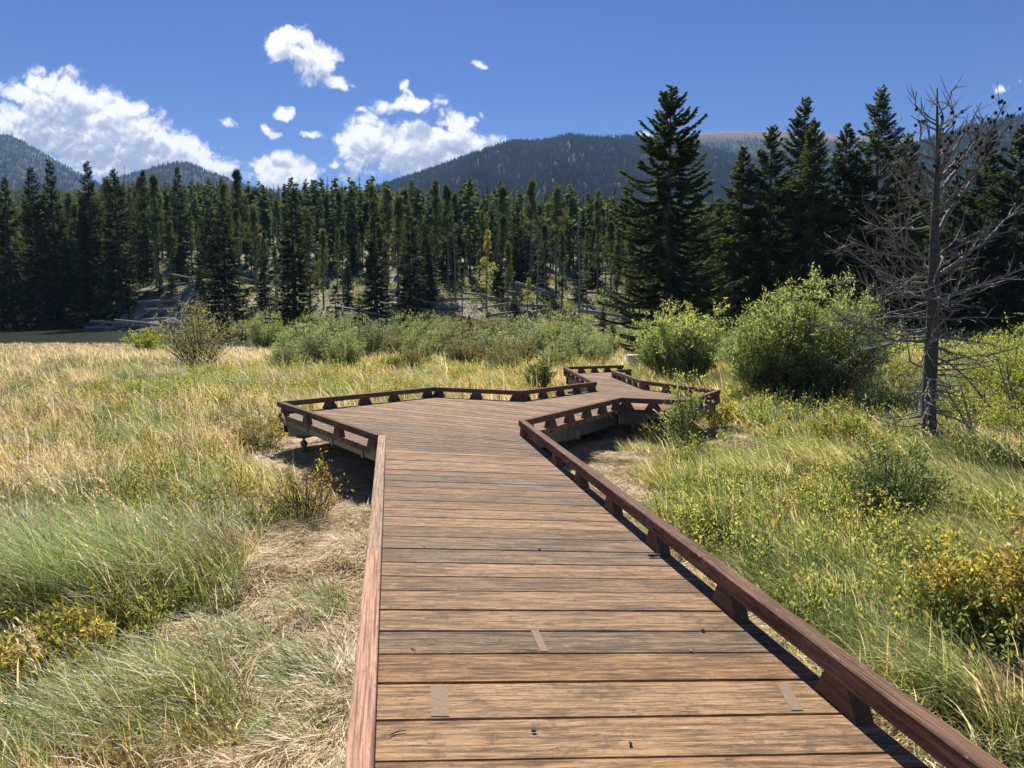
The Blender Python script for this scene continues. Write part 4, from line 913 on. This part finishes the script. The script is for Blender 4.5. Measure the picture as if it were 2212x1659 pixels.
sp = [(1595, 322, 60, 55, 'slender spruce with a thin open top, just right of the big broad spruce'), (1655, 276, 58, 68, 'full spruce with a blunt top left of the twin spires'), (1722, 215, 62, 62, 'tallest narrow spire of the spruce group right of centre'), (1746, 264, 56, 55, 'spruce close in front of the tallest narrow spire'),
      (1812, 272, 60, 52, 'dark pointed spruce standing in the gap left of the dead pine'), (1880, 193, 60, 72, 'tall dark spruce directly left of the dead pine top'), (1942, 292, 64, 50, 'dark spruce hidden behind the upper branches of the dead pine'), (2112, 286, 58, 60, 'dark spruce with a pointed top right of the dead pine'), (2182, 277, 54, 68, 'broad dark spruce at the right frame edge'), (2290, 250, 56, 65, 'spruce just past the right frame edge'),
      (2040, 400, 66, 60, 'shorter dark spruce behind the dead pine trunk'), (1548, 430, 74, 40, 'small spruce filling the gap right of the big broad spruce')]
for k, (px, top, Y, hw, lab) in enumerate(sp): tree_at('s', px, top, Y, hw * 1.22, 310 + k, lab, tw=.44, tww=.13, dens=2.3, shape=.58, col=(.10, .135, .07) if k % 3 else (.12, .155, .075))
lf = [(637, 388, 88, 52, 'dark slim spruce with a needle sharp top in the centre left'), (488, 440, 80, 68, 'broad dark spruce right of the fallen logs and boulders'), (812, 432, 92, 36, 'dark narrow spruce in the middle of the forest edge'), (886, 470, 86, 48, 'dark spruce standing over the willow thicket'),
      (262, 366, 112, 56, 'dark tall spruce above the lake shore, right of the bank clearing'), (86, 364, 112, 46, 'dark straight spruce at the water edge on the far left'), (126, 346, 116, 40, 'tall pointed spruce beside the dark straight one on the left shore'), (206, 350, 122, 45, 'dark spruce with a heavy top on the left skyline'), (28, 385, 114, 40, 'dark spruce near the left frame edge'), (725, 622, 74, 16, 'young knee high spruce before the forest edge'), (-60, 340, 110, 60, 'spruce past the left frame edge')]
for k, (px, top, Y, hw, lab) in enumerate(lf): tree_at('s', px, top, Y, hw, 330 + k, lab, tw=.6, tww=.18, dens=1.2, shape=.8, col=(.06, .082, .042))

# individual forest trees: a few kinds, then copies
PR = []
for k in range(4):
    gf, gt = spruce_geo(20, 2.5 + .35 * k, rs(400 + k), tw=.75, tww=.24, dens=.8, shape=.85, col=(.06, .088, .045)); PR.append(('spruce_tree', conifer('spruce_tree', gf, gt), 20))
for k in range(6):
    gf, gt = pine_geo(20, rs(410 + k), cb=(.35, .45, .5, .3, .55, .4)[k], R=.085 + .012 * (k % 3), nb=46 + 6 * (k % 3), nt=14, tuft=.62, col=((.115, .14, .065), (.09, .12, .055), (.15, .165, .07))[k % 3]); PR.append(('pine_tree', conifer('pine_tree', gf, gt), 20))
for k in range(2):
    gt = snag_geo(19, rs(420 + k)); e_ = empty('dead_tree'); gt.build('trunk', M_grey, e_); PR.append(('dead_tree', e_, 19))
gf, gt = pine_geo(11, rs(431), cb=.3, R=.13, nb=40, nt=14, tuft=.3, col=(.30, .31, .07)); e_ = empty('aspen_tree'); gf.build('crown', M_willow, e_); gt.build('trunk', M_grey, e_); PR.append(('aspen_tree', e_, 11))
first = [True] * len(PR)
def put(kind, x, y, H, rz, fat=1.0):
    nm, o, h = PR[kind]
    if first[kind]: first[kind] = False
    else: o = copy_tree(o)
    s = H / h; o.scale = (s * fat, s * fat, s); o.location = (x, y, float(ground(x, y)) - .1); o.rotation_euler = (0, 0, rz); return o
MARK = [(-130, 'past the left end of the lake'), (60, 'behind the straight dark spruce of the left shore'), (165, 'behind the pointed shore spruces'), (262, 'above the left bank clearing'), (400, 'above the rocky bank and logs'), (488, 'behind the broad dark spruce'), (560, 'behind the lone meadow bush'),
        (637, 'behind the needle sharp dark spruce'), (725, 'behind the willow thicket'), (812, 'by the narrow dark spruce'), (886, 'behind the spruce over the thicket'), (970, 'left of the yellow aspen'), (1052, 'around the yellow aspen'), (1150, 'behind the rounded boulder'), (1248, 'by the pale twiggy dead conifer'), (1340, 'left of the big broad spruce'), (1440, 'behind the big broad spruce'), (1560, 'right of the big broad spruce'), (1655, 'behind the blunt topped spruce'), (1735, 'behind the twin spires'), (1812, 'behind the pointed gap spruce'), (1890, 'left of the dead pine crown'), (2005, 'behind the dead pine trunk'), (2112, 'right of the dead pine'), (2200, 'at the right frame edge'), (2330, 'past the right frame edge')]
def forest_label(o, nm, px, dy, H):
    wh = min(MARK, key=lambda m: abs(m[0] - px))[1]
    row = 'front row' if dy < 20 else 'middle row' if dy < 42 else 'back row'
    size = 'tall' if H > 16.5 or (px > 1330 and H > 9.6) else 'short' if H < 12.5 and px < 1330 or H < 8.2 else 'mid height'
    word = {'spruce_tree': 'dark spruce', 'pine_tree': 'pine', 'dead_tree': 'grey dead conifer'}[nm]
    tag(o, size + ' ' + word + ' in the ' + row + ' ' + wh, 'tree', {'spruce_tree': 'dark spruces ', 'pine_tree': 'bare trunked pines ', 'dead_tree': 'dead conifers '}[nm] + wh)
rt = rs(500); placed = []; tries = 0
def region(px): return ('on the slope behind the lake' if px < 480 else 'in the forest behind the willow thicket' if px < 1330 else 'in the dark stand behind the big spruces')
while len(placed) < 292 and tries < 60000:
    tries += 1
    px = rt.uniform(-130, 2340); a = AZ(px); h0 = float(tab(a, hill0_k)); y = h0 + 2 + 70 * rt.rand() ** 1.1; x = a * y
    if y < h0 + 3: continue
    if 560 > px > 290 and y < h0 + 20: continue
    if 560 <= px < 1340 and y < h0 + 13: continue             # the clearing with logs and boulders
    if any((x - q_[0]) ** 2 + (y - q_[1]) ** 2 < (2.6 + .02 * (y - h0)) ** 2 for q_ in placed): continue
    placed.append((x, y)); u = rt.rand()
    kind = rt.randint(0, 4) if u < (.40 if px < 450 else .12 if px < 1330 else .6) else 10 + rt.randint(0, 2) if u > (.90 if 480 < px < 1330 else .97) else 4 + rt.randint(0, 6)
    H = rt.uniform(14, 20) if px < 330 else rt.choice([6.5, 8.5, 10, 11, 12.5, 14.5]) * rt.uniform(.9, 1.1) if px < 1330 else rt.uniform(7, 11)
    o = put(kind, x, y, H, rt.uniform(0, 6.3), rt.uniform(.85, 1.2)); nm = PR[kind][0]
    forest_label(o, nm, px, y - h0, H)
for (px, top, Y, lab) in ((1052, 500, 92, 'small yellow aspen glowing in the middle of the forest edge'), (1140, 600, 90, 'low yellow bush like aspen at the foot of the pines')):
    X = AZ(px) * Y; z = float(ground(X, Y)); o = put(12, X, Y, hpx(top, Y, z), 1.0 + px, 1.0 if px < 1100 else 1.5); tag(o, lab, 'tree')
for (px, top, Y, kd, lab) in ((525, 370, 128, 5, 'tall pine rising well above the canopy left of the needle sharp spruce'), (400, 362, 126, 2, 'tall dark tree breaking the skyline above the rocky bank'), (1147, 392, 112, 6, 'lone tall pine rising above the canopy in front of the round mountain'),
        (968, 402, 108, 8, 'tall slim pine above the canopy, middle of the forest'), (942, 392, 112, 4, 'thin pine beside the tall slim pine in the middle of the forest'), (1290, 412, 100, 7, 'pine topping the canopy left of the big broad spruce'), (345, 380, 120, 5, 'pine on the skyline between the left shore and the rocky bank')):
    X = AZ(px) * Y; z = float(ground(X, Y)); o = copy_tree(PR[kd][1]); H = hpx(top, Y, z); o.scale = (H / 22, H / 22, H / 20); o.location = (X, Y, z - .1); o.rotation_euler = (0, 0, px); tag(o, lab, 'tree')
for (px, top, Y, lab) in ((34, 345, 122, 'bare grey pole of a dead tree on the far left skyline'), (285, 352, 124, 'bare dead tree top poking above the left skyline'), (1248, 425, 84, 'tall pale dead conifer with dense bare twigs left of the big broad spruce'), (905, 455, 90, 'thin grey dead trunk beside the dark spruce over the thicket')):
    X = AZ(px) * Y; z = float(ground(X, Y)); o = copy_tree(PR[10][1] if px > 1000 else PR[11][1]); H = hpx(top, Y, z); o.scale = (H / 19,) * 3; o.location = (X, Y, z); tag(o, lab, 'tree')
# young conifers at the forest foot
rq = rs(520)
for k in range(34):
    px = rq.uniform(560, 1340) if k < 26 else rq.uniform(0, 560); Y = float(tab(AZ(px), hill0_k)) - rq.uniform(2, 22) if k < 26 else float(tab(AZ(px), hill0_k)) + rq.uniform(3, 20)
    X = AZ(px) * Y
    if float(ground(X, Y)) < WATER_Z + .1: continue
    o = put(rq.randint(0, 4), X, Y, rq.uniform(1.6, 4.2), rq.uniform(0, 6), rq.uniform(1.3, 1.8)); tag(o, 'young conifer sapling ' + min(MARK, key=lambda m: abs(m[0] - px))[1], 'tree', 'conifer saplings at the forest foot')

# the mass of the forest beyond: one object of many small trees
def mass(n, y0, y1, K, r, px0=-500, px1=2600, gap=None):
    a = AZ(r.uniform(px0, px1, n)); y = np.sqrt(r.uniform(y0 ** 2, y1 ** 2, n)); h0 = tab(a, hill0_k); k = y > h0 + y0 * 0 + 50; a, y = a[k], y[k]; x = a * y; n = len(x)
    z = ground(x, y); h = r.uniform(9, 18, n) * (1 + .25 * (fbm(x / 30, y / 30, 3) - .5))
    kind = r.rand(n); h0c = np.where(kind < .45, .08, .35)
    g = Geo(); c = np.array([.065, .09, .05])[None] * r.uniform(.55, 1.5, (n, 1)) * np.where((kind > .6)[:, None], np.array([[1.35, 1.25, .95]]), np.array([[1, 1, 1]]))
    segs(g, np.c_[x, y, z - .5], np.c_[x, y, z + h], h * .012, .03, np.tile([.09, .075, .06], (n, 1)))
    t = r.rand(n, K) ** .8; tz = h0c[:, None] + (1 - h0c[:, None]) * t * .98; az = r.uniform(0, 6.3, (n, K)); Rr = (h * .115)[:, None] * np.where(kind[:, None] < .45, (1 - t) * 1.15 + .06, np.sin(np.clip(t, .05, .97) * math.pi) ** .6 * .8 + .08) * r.uniform(.6, 1.2, (n, K))
    P = np.stack([x[:, None] + 0 * az, y[:, None] + 0 * az, z[:, None] + h[:, None] * tz], -1).reshape(-1, 3)
    D = np.stack([np.cos(az), np.sin(az), r.uniform(-.7, .5, (n, K))], -1).reshape(-1, 3)
    leaves(g, P, D, (Rr * 1.15).ravel(), (Rr * .75 + .25).ravel(), np.repeat(c, K, 0) * r.uniform(.7, 1.3, (n * K, 1)), r, flat=np.tile([0, 0, 1.], (n * K, 1)))
    return g
g = mass(2600, 118, 300, 110, rs(601)); g2 = mass(9000, 290, 980, 40, rs(602))
g.V += g2.V; g.C += g2.C; g.X += g2.X; g.Fs += [f + g.n for f in g2.Fs]; g.n += g2.n
tag(g.build('forest', M_needle), kind='stuff')
print('script trees done')

# ------------------------------------------------------------------ the dead pine
X0, Y0 = gp(2005, 985); zb = float(ground(X0, Y0)); HD = hpx(184, Y0, zb)
dead = empty('dead_pine', (X0, Y0, zb)); tag(dead, 'bare dead pine with silvery twigs and old cones at its top', 'tree')
r = rs(700); gt, gb, gc_ = Geo(), Geo(), Geo()
pxm = Y0 / F
trunk = [(2003, 995, 19), (2004, 935, 17.5), (2000, 880, 16.5), (1998, 780, 15), (1996, 700, 14), (1994, 600, 12.5), (1992, 500, 10), (1990, 420, 7.5), (1988, 340, 5), (1984, 260, 3), (1978, 190, 1.6)]
TP = np.array([((p[0] - 2005) * pxm, r.normal(0, .012), hpx(p[1], Y0, zb)) for p in trunk]); TR = np.array([p[2] * pxm for p in trunk]) * .9
TP[0, 2] = -.3
tube(gt, TP, TR, 16, (.1,) * 3)
cones = []
def limb(p, d, L, rad, up, depth, gnarl=.16, twig=1.0, cone=0.0):
    n = max(3, int(L / .13)); P = [p]; d = nrm(d)
    for i in range(n):
        d = nrm(d + r.normal(0, gnarl, 3) + np.array([0, 0, up * (.3 + i / n)]))
        P.append(P[-1] + d * L / n)
    P = np.array(P); R_ = np.linspace(rad, max(rad * .25, .003), len(P))
    segs(gb, P[:-1], P[1:], R_[:-1], R_[1:], (.1,) * 3, 5 if rad > .01 else 4)
    if depth > 0:
        m = int((L / .17) * twig)
        for _ in range(m):
            t = r.uniform(.2, .97); i = int(t * (len(P) - 1)); b_ = P[i]; dd = nrm(P[min(i + 1, len(P) - 1)] - P[i - 1 if i else 0])
            sdv = nrm(np.cross(dd, r.normal(size=3))); limb(b_, dd * .75 + sdv * .8 + np.array([0, 0, -.05]), L * r.uniform(.16, .42) * (1.2 - t * .6), R_[i] * .55, up * 1.2, depth - 1, gnarl * 1.2, .8, cone)
    if cone > 0 and r.rand() < cone:
        for _ in range(r.randint(1, 4)): cones.append(P[-1 - r.randint(0, min(3, len(P) - 1))])
def tp(z): return np.array([np.interp(z, TP[:, 2], TP[:, 0]), np.interp(z, TP[:, 2], TP[:, 1]), z])
# lower skirt: many thin drooping branches that curl up at the ends, longer on the left
for k in range(78):
    z = HD * (.07 + .56 * r.rand()); a = r.uniform(0, 2 * math.pi); left = math.cos(a) < 0
    prof = np.interp(z / HD, [.06, .2, .35, .5, .66], [.9, 1.35, 1.75, 1.8, 1.2]) * (1.12 if left else .68)
    el = np.interp(z / HD, [.06, .35, .65], [-.38, -.18, .12])
    limb(tp(z), np.array([math.cos(a), math.sin(a), el]), prof * r.uniform(.6, 1.15), .016 * r.uniform(.7, 1.3), .075, 2, .17, 1.25)
# upper crown: ascending limbs carrying cones
for k in range(12):
    z = HD * (.60 + .30 * r.rand()); a = r.uniform(0, 2 * math.pi); prof = np.interp(z / HD, [.6, .75, .9, .98], [1.35, 1.15, .62, .3])
    limb(tp(z), np.array([math.cos(a), math.sin(a) * .8, .55]), prof * r.uniform(.6, .9), .022 * prof + .004, .12, 2, .10, 1.0, .55)
for (z, dx, dz, L, rd) in ((.60, .85, 1.5, 2.3, .038), (.66, .95, 1.2, 1.9, .03), (.42, 1.0, .62, 2.1, .034), (.62, -.8, 1.0, 1.7, .032), (.70, -1.0, .85, 1.5, .026), (.76, .6, 1.5, 1.3, .024), (.80, -.6, 1.3, 1.0, .02)):
    limb(tp(HD * z), np.array([dx, r.normal(0, .2), dz]), L, rd, .06 if z != .42 else .02, 2, .07, 1.0, .5 if z > .5 else 0)
def guided(pts, rad, cone=.5, tw=1.0):
    C = np.array([((x - 2005) * pxm, r.normal(0, .10) * i, hpx(y, Y0, zb)) for i, (x, y) in enumerate(pts)]); C[:, 1] = np.cumsum(np.r_[0, r.normal(0, .12, len(C) - 1)])
    t = np.linspace(0, len(C) - 1, len(C) * 6); P = np.stack([np.interp(t, range(len(C)), C[:, k]) for k in range(3)], 1)
    for _ in range(3): P[1:-1] = (P[:-2] + 2 * P[1:-1] + P[2:]) / 4
    P[1:-1] += r.normal(0, .008, (len(P) - 2, 3)); R_ = np.linspace(rad, .007, len(P)); segs(gb, P[:-1], P[1:], R_[:-1], R_[1:], (.1,) * 3, 6)
    L = np.linalg.norm(P[1:] - P[:-1], axis=1).sum()
    for _ in range(int(L / .15 * tw)):
        i = int(len(P) * r.uniform(.25, .98)); i = min(i, len(P) - 2); dd = nrm(P[i + 1] - P[i]); limb(P[i], dd * .9 + nrm(np.cross(dd, r.normal(size=3))) * .8 + [0, 0, .25], r.uniform(.15, .42), R_[i] * .6 + .002, .12, 1, .12, .8, cone)
    if cone: cones.append(P[-1]); cones.append(P[-3])
guided([(1990, 330), (1998, 300), (2030, 262), (2040, 225), (2028, 205)], .022); guided([(1990, 352), (2010, 330), (2040, 292), (2052, 262)], .02)
guided([(1988, 300), (1968, 262), (1958, 235)], .016); guided([(1986, 345), (1955, 325), (1925, 300), (1912, 272), (1908, 262)], .022); guided([(1988, 320), (1950, 300), (1942, 262)], .018)
guided([(1994, 420), (2020, 385), (2055, 345), (2085, 290), (2095, 250), (2088, 242)], .034); guided([(1996, 460), (2040, 430), (2080, 360), (2098, 300), (2100, 270)], .032); guided([(1994, 385), (2030, 350), (2062, 300), (2070, 268)], .026)
guided([(1990, 400), (1950, 380), (1918, 355), (1905, 335)], .024); guided([(1998, 600), (2050, 560), (2100, 520), (2150, 460), (2175, 425)], .034, .1, 1.3); guided([(1992, 440), (1940, 420), (1890, 380), (1868, 350)], .024)
guided([(1982, 262), (1962, 230), (1950, 215), (1948, 190)], .012); guided([(1982, 250), (1998, 225), (2006, 200), (2012, 188)], .012)
guided([(1996, 560), (1900, 550), (1830, 520), (1790, 545)], .028, 0, 1.5); guided([(1996, 640), (1900, 640), (1810, 600), (1780, 620)], .028, 0, 1.5); guided([(1998, 740), (1920, 735), (1840, 700), (1790, 690)], .026, 0, 1.5)
gt.build('trunk', M_darkbark, dead, smooth=True); gb.build('branches', M_twig, dead)
cp = np.array(cones)[:220]
for c in cp:
    s = .024; ph = (1 + 5 ** .5) / 2; iv = nrm(np.array([(-1, ph, 0), (1, ph, 0), (-1, -ph, 0), (1, -ph, 0), (0, -1, ph), (0, 1, ph), (0, -1, -ph), (0, 1, -ph), (ph, 0, -1), (ph, 0, 1), (-ph, 0, -1), (-ph, 0, 1)]))
    iff = np.array([(0, 11, 5), (0, 5, 1), (0, 1, 7), (0, 7, 10), (0, 10, 11), (1, 5, 9), (5, 11, 4), (11, 10, 2), (10, 7, 6), (7, 1, 8), (3, 9, 4), (3, 4, 2), (3, 2, 6), (3, 6, 8), (3, 8, 9), (4, 9, 5), (2, 4, 11), (6, 2, 10), (8, 6, 7), (9, 8, 1)])
    gc_.add(c + iv * s * r.uniform(.7, 1.3, (12, 1)) * [1, 1, 1.35], iff, (.05, .04, .03))
o = gc_.build('cones', M_cone, dead); o['kind'] = 'stuff'

# second, fallen-over dead branches to its right
def dead_branch(px, py, tips, label, Y=None, rad=.03):
    X, Y_ = gp(px, py); z = float(ground(X, Y_)); e_ = empty('dead_branch', (X, Y_, z)); global gb; gb = Geo()
    for (tx, ty) in tips:
        e = np.array([(tx - px) * Y_ / F, r.normal(0, .3), hpx(ty, Y_, z)]); P0_ = np.array([0, 0, -.1]); L = np.linalg.norm(e)
        limb(P0_, e, L, rad, .0, 2, .05, .9)
    gb.build('branches', M_twig, e_); return tag(e_, label, 'dead branch')
dead_branch(2118, 965, [(2022, 790), (2050, 830)], 'thin leaning dead branch just right of the dead pine trunk', rad=.03)
dead_branch(2205, 925, [(2060, 800), (2110, 780), (2180, 770), (2090, 860)], 'pale silvery dead branches spreading at the right frame edge', rad=.035)

# ------------------------------------------------------------------ logs, boulders, small things
lp = []
for k in range(4):
    r_ = rs(800 + k); g = Geo(); t = np.linspace(0, 1, 9); L = 9.0
    P = np.c_[(t - .5) * L, .12 * np.sin(t * 3 + k), .08 * np.sin(t * 5)]; tube(g, P, np.interp(t, [0, 1], [.19, .07]), 9, (.1,) * 3)
    m = 14; tt_ = r_.uniform(.2, .98, m); b0 = np.stack([np.interp(tt_, t, P[:, i]) for i in range(3)], 1); a = r_.uniform(0, 6.3, m)
    segs(g, b0, b0 + np.c_[r_.uniform(0, .5, m), np.cos(a), np.sin(a)] * r_.uniform(.2, .8, (m, 1)), .03, .01, (.1,) * 3)
    o = g.build('fallen_log', M_grey, smooth=True); lp.append(o)
rl = rs(820); fl = [True] * 4
def log_at(px, Y, Ls, az, pit, label, group=None):
    k = rl.randint(0, 4); o = lp[k]
    if fl[k]: fl[k] = False
    else: o = o.copy(); COL.objects.link(o)
    X = AZ(px) * Y; o.location = (X, Y, float(ground(X, Y)) + .15 + abs(math.sin(pit)) * 4.5 * Ls * .8); o.scale = (Ls, max(1, Ls), max(1, Ls)); o.rotation_euler = (0, -pit, az); tag(o, label, 'log', group)
log_at(322, 104, .55, .7, .55, 'short pale log jutting up above the boulders left of the broad dark spruce'); log_at(398, 100, .45, .9, .75, 'stubby pale log leaning beside the broad dark spruce')
log_at(262, 106, 1.1, .05, .0, 'long straight log lying along the lake shore'); log_at(370, 94, 1.2, -.05, .02, 'log lying across the rocky bank above the lake')
for k in range(84):
    px = rl.uniform(180, 1400); h0 = float(tab(AZ(px), hill0_k)); Y = h0 + rl.uniform(-4, 34)
    where = 'on the slope behind the lake' if px < 560 else 'among the pine trunks behind the thicket'
    ls = rl.uniform(.5, 1.3); wh = min(MARK, key=lambda m: abs(m[0] - px))[1]
    log_at(px, Y, ls, rl.normal(0, .7), rl.normal(0, .12), ('short' if ls < .8 else 'long') + (' grey log low on the slope ' if Y < h0 + 14 else ' grey log high on the slope ') + wh, 'fallen logs ' + where)
def rock_geo(r_, sub=3):
    import bmesh
    bm = bmesh.new(); bmesh.ops.create_icosphere(bm, subdivisions=sub, radius=1); V = np.array([v.co[:] for v in bm.verts]); Fc = np.array([[v.index for v in f.verts] for f in bm.faces]); bm.free()
    s = r_.uniform(0, 50); d = 1 + .5 * (fbm(V[:, 0] * 1.2 + s, V[:, 1] * 1.2 + V[:, 2] * 1.7 + s, 3, 3) - .5); V = V * d[:, None]
    for _ in range(6):
        n = nrm(r_.normal(size=3)); h = r_.uniform(.55, .8); q_ = V @ n; V = V - np.maximum(q_ - h, 0)[:, None] * n * .85
    g = Geo(); g.add(V, Fc, (.4, .4, .4)); return g
rp = [rock_geo(rs(840 + k)).build('boulder', M_rock, smooth=False) for k in range(3)]; fr_ = [True] * 3
def rock(px, Y, s, label, group=None, mat=None, k=None, sink=.25):
    k = rl.randint(0, 3) if k is None else k; o = rp[k]
    if fr_[k]: fr_[k] = False
    else: o = o.copy(); COL.objects.link(o)
    if mat: o.data = o.data.copy(); o.data.materials[0] = mat
    X = AZ(px) * Y; o.location = (X, Y, float(ground(X, Y)) + s[2] * (1 - 2 * sink) * .6); o.scale = s; o.rotation_euler = (0, 0, rl.uniform(0, 6)); tag(o, label, 'boulder', group)
rock(300, 103, (1.9, 1.5, 1.0), 'pale boulder below the short jutting log'); rock(335, 99, (2.2, 1.4, 1.1), 'wide dark boulder in the middle of the rocky bank'); rock(372, 96, (1.5, 1.4, 1.3), 'boulder at the foot of the broad dark spruce')
for k in range(22):
    px = rl.uniform(250, 470); dd_ = rl.uniform(2, 18); sz = rl.uniform(.4, 1.3, 3) * [1.3, 1, .8]; rock(px, float(tab(AZ(px), far_k)) + dd_, tuple(sz), ('small' if sz[0] < .9 else 'large') + ' grey boulder ' + ('low by the water ' if dd_ < 9 else 'high on the bank ') + min(MARK, key=lambda m: abs(m[0] - px))[1], 'boulders of the rocky bank')
for k in range(16):
    px = rl.uniform(560, 1400); h0 = float(tab(AZ(px), hill0_k)); rock(px, h0 + rl.uniform(-6, 30), tuple(rl.uniform(.4, 1.2, 3) * [1.3, 1, .7]), 'grey boulder half sunk in the forest floor ' + min(MARK, key=lambda m: abs(m[0] - px))[1], 'boulders on the forest floor')
rock(1128, 80, (2.0, 1.5, .95), 'rounded grey boulder at the foot of the pines behind the thicket'); rock(2040, 31, (.62, .5, .22), 'flat pale boulder in the bushes right of the dead pine trunk', mat=M_palerock, sink=.0)
rock(1318, 62, (1.2, 1, .5), 'small dark rock in the meadow past the end of the boardwalk')
# pale block and gravel path at the end of the walk
X, Y = deckpt(1366, 788, 0); wz = float(d2w(X, Y)[2])
g = Geo(); e_ = (.52, .22)
V = boxv((0, 0, .10), (.55, 0, 0), (0, .22, 0), (0, 0, .26)); V[4:, :2] *= [1.04, 1.1]; g.add(V, BF, (.6,) * 3); g.add(boxv((0, 0, .405), (.60, 0, 0), (0, .27, 0), (0, 0, .045)), BF, (.6,) * 3)
o = g.build('stone_block', M_cream); o.location = (X + .55, Y + .9, wz - .12); md = o.modifiers.new('bevel', 'BEVEL'); md.width = .03; md.segments = 2
tag(o, 'cream coloured stone block at the far end of the boardwalk', 'block')
g = Geo(); pth = []
ctr = [deckpt(1352, 792, 0) + np.array([.2, 0]), np.array([3.9, 27]), np.array([5.0, 34]), np.array([8.5, 45]), np.array([9.5, 60])]; ts = np.linspace(0, 4, 60)
cx_ = np.interp(ts, range(5), [c[0] for c in ctr]); cy_ = np.interp(ts, range(5), [c[1] for c in ctr]); V = []
for x_, y_ in zip(cx_, cy_):
    for o_ in (-.8, -.3, .3, .8): V.append((x_ + o_, y_, float(ground(x_ + o_, y_)) + .05))
f = [[i * 4 + j, i * 4 + j + 1, i * 4 + j + 5, i * 4 + j + 4] for i in range(59) for j in range(3)]
g.add(V, np.array(f), (.45, .4, .32)); M_path = simple('path_gravel', (.42, .36, .28), .95, 0, 8, .2, .4); tag(g.build('gravel_path', M_path, smooth=True), kind='structure')

# litter on the deck
rk = rs(900)
def on_deck(px, py): p = deckpt(px, py, 0); return d2w(p[0], p[1], .004)
def twig(px, py, L, az, label, rad=.003, col=M_twig, bend=.15):
    p = on_deck(px, py); g = Geo(); t = np.linspace(-.5, .5, 6); P = np.c_[t * L, bend * L * np.cos(t * 3), rad + .15 * rad * np.sin(t * 9)]
    tube(g, P, rad * np.array([.7, 1, 1, .9, .8, .5]), 6, (.1,) * 3); o = g.build('twig', col); o.location = p; o.rotation_euler = (0, 0, az); tag(o, label, 'twig')
twig(2120 * 0 + 1416, 1204, .10, .0, 'dark bark chip lying near the right rail of the boardwalk', .010, M_darkbark, .02)
twig(1010 - 116, 1402, .05, 2.1, 'curved tan twig on the planks near the left rail', .003); twig(1147, 1409, .075, -.35, 'straw coloured twig on a plank gap in the middle of the deck', .003)
twig(860, 1632 - 45, .07, .5, 'thin dark stick in the lower left corner of the deck', .003, M_darkbark); twig(1493, 1408, .04, 1.7, 'short white twig on the planks right of centre', .005, M_grey)
twig(915, 1193 - 10, .06, -1.0, 'thin dark twig on a plank by the tan rail', .002, M_darkbark)
def chip(px, py, s, label):
    p = on_deck(px, py); g = rock_geo(rs(int(px)), 1); o = g.build('bark_chip', M_darkbark); o.scale = (s, s * .7, s * .5); o.location = (p[0], p[1], p[2] + s * .35); o.rotation_euler = (0, 0, px); tag(o, label, 'bark chip')
chip(1518, 1364, .014, 'dark pebble like bark chip by the right side of the deck'); chip(1153, 1583, .013, 'small dark bark chip low in the middle of the deck'); chip(1362, 1610, .012, 'small dark bark chip near the bottom frame edge'); chip(1166, 1189, .014, 'dark chip on the far planks in the middle of the deck')

bpy.context.view_layer.update()
print('objects', len(scene.objects), 'polys', sum(len(m.polygons) for m in bpy.data.meshes))
# labels: where two logs read the same, name the finer place by the ground between them
seen = {}
for o in sorted([o for o in scene.objects if o.get('category') in ('log', 'tree', 'shrub', 'boulder') and o.get('group')], key=lambda o: o.location.x / max(o.location.y, 1)):
    seen.setdefault(o['label'], []).append(o)
WORDS = {2: ['leftmost', 'rightmost'], 3: ['leftmost', 'middle', 'rightmost'], 4: ['leftmost', 'second from left', 'third from left', 'rightmost'], 5: ['leftmost', 'second from left', 'middle', 'second from right', 'rightmost']}
for lab, os_ in seen.items():
    if 2 <= len(os_) <= 5:
        for o, w_ in zip(os_, WORDS[len(os_)]):
            l2 = w_ + ' ' + lab
            l2 = l2.replace(' in the back row', ' at the back').replace(' in the front row', ' in front').replace(' in the middle row', ' in mid stand')
            if len(l2.split()) <= 16: o['label'] = l2
for o in scene.objects:
    l = o.get('label')
    if l and len(l.split()) > 16: o['label'] = l.replace(' in the back row', ' at the back').replace(' in the front row', ' in front').replace(' in the middle row', ' in mid stand').replace('straight dark spruce of the', 'dark spruce of the')
bpy.context.view_layer.update()
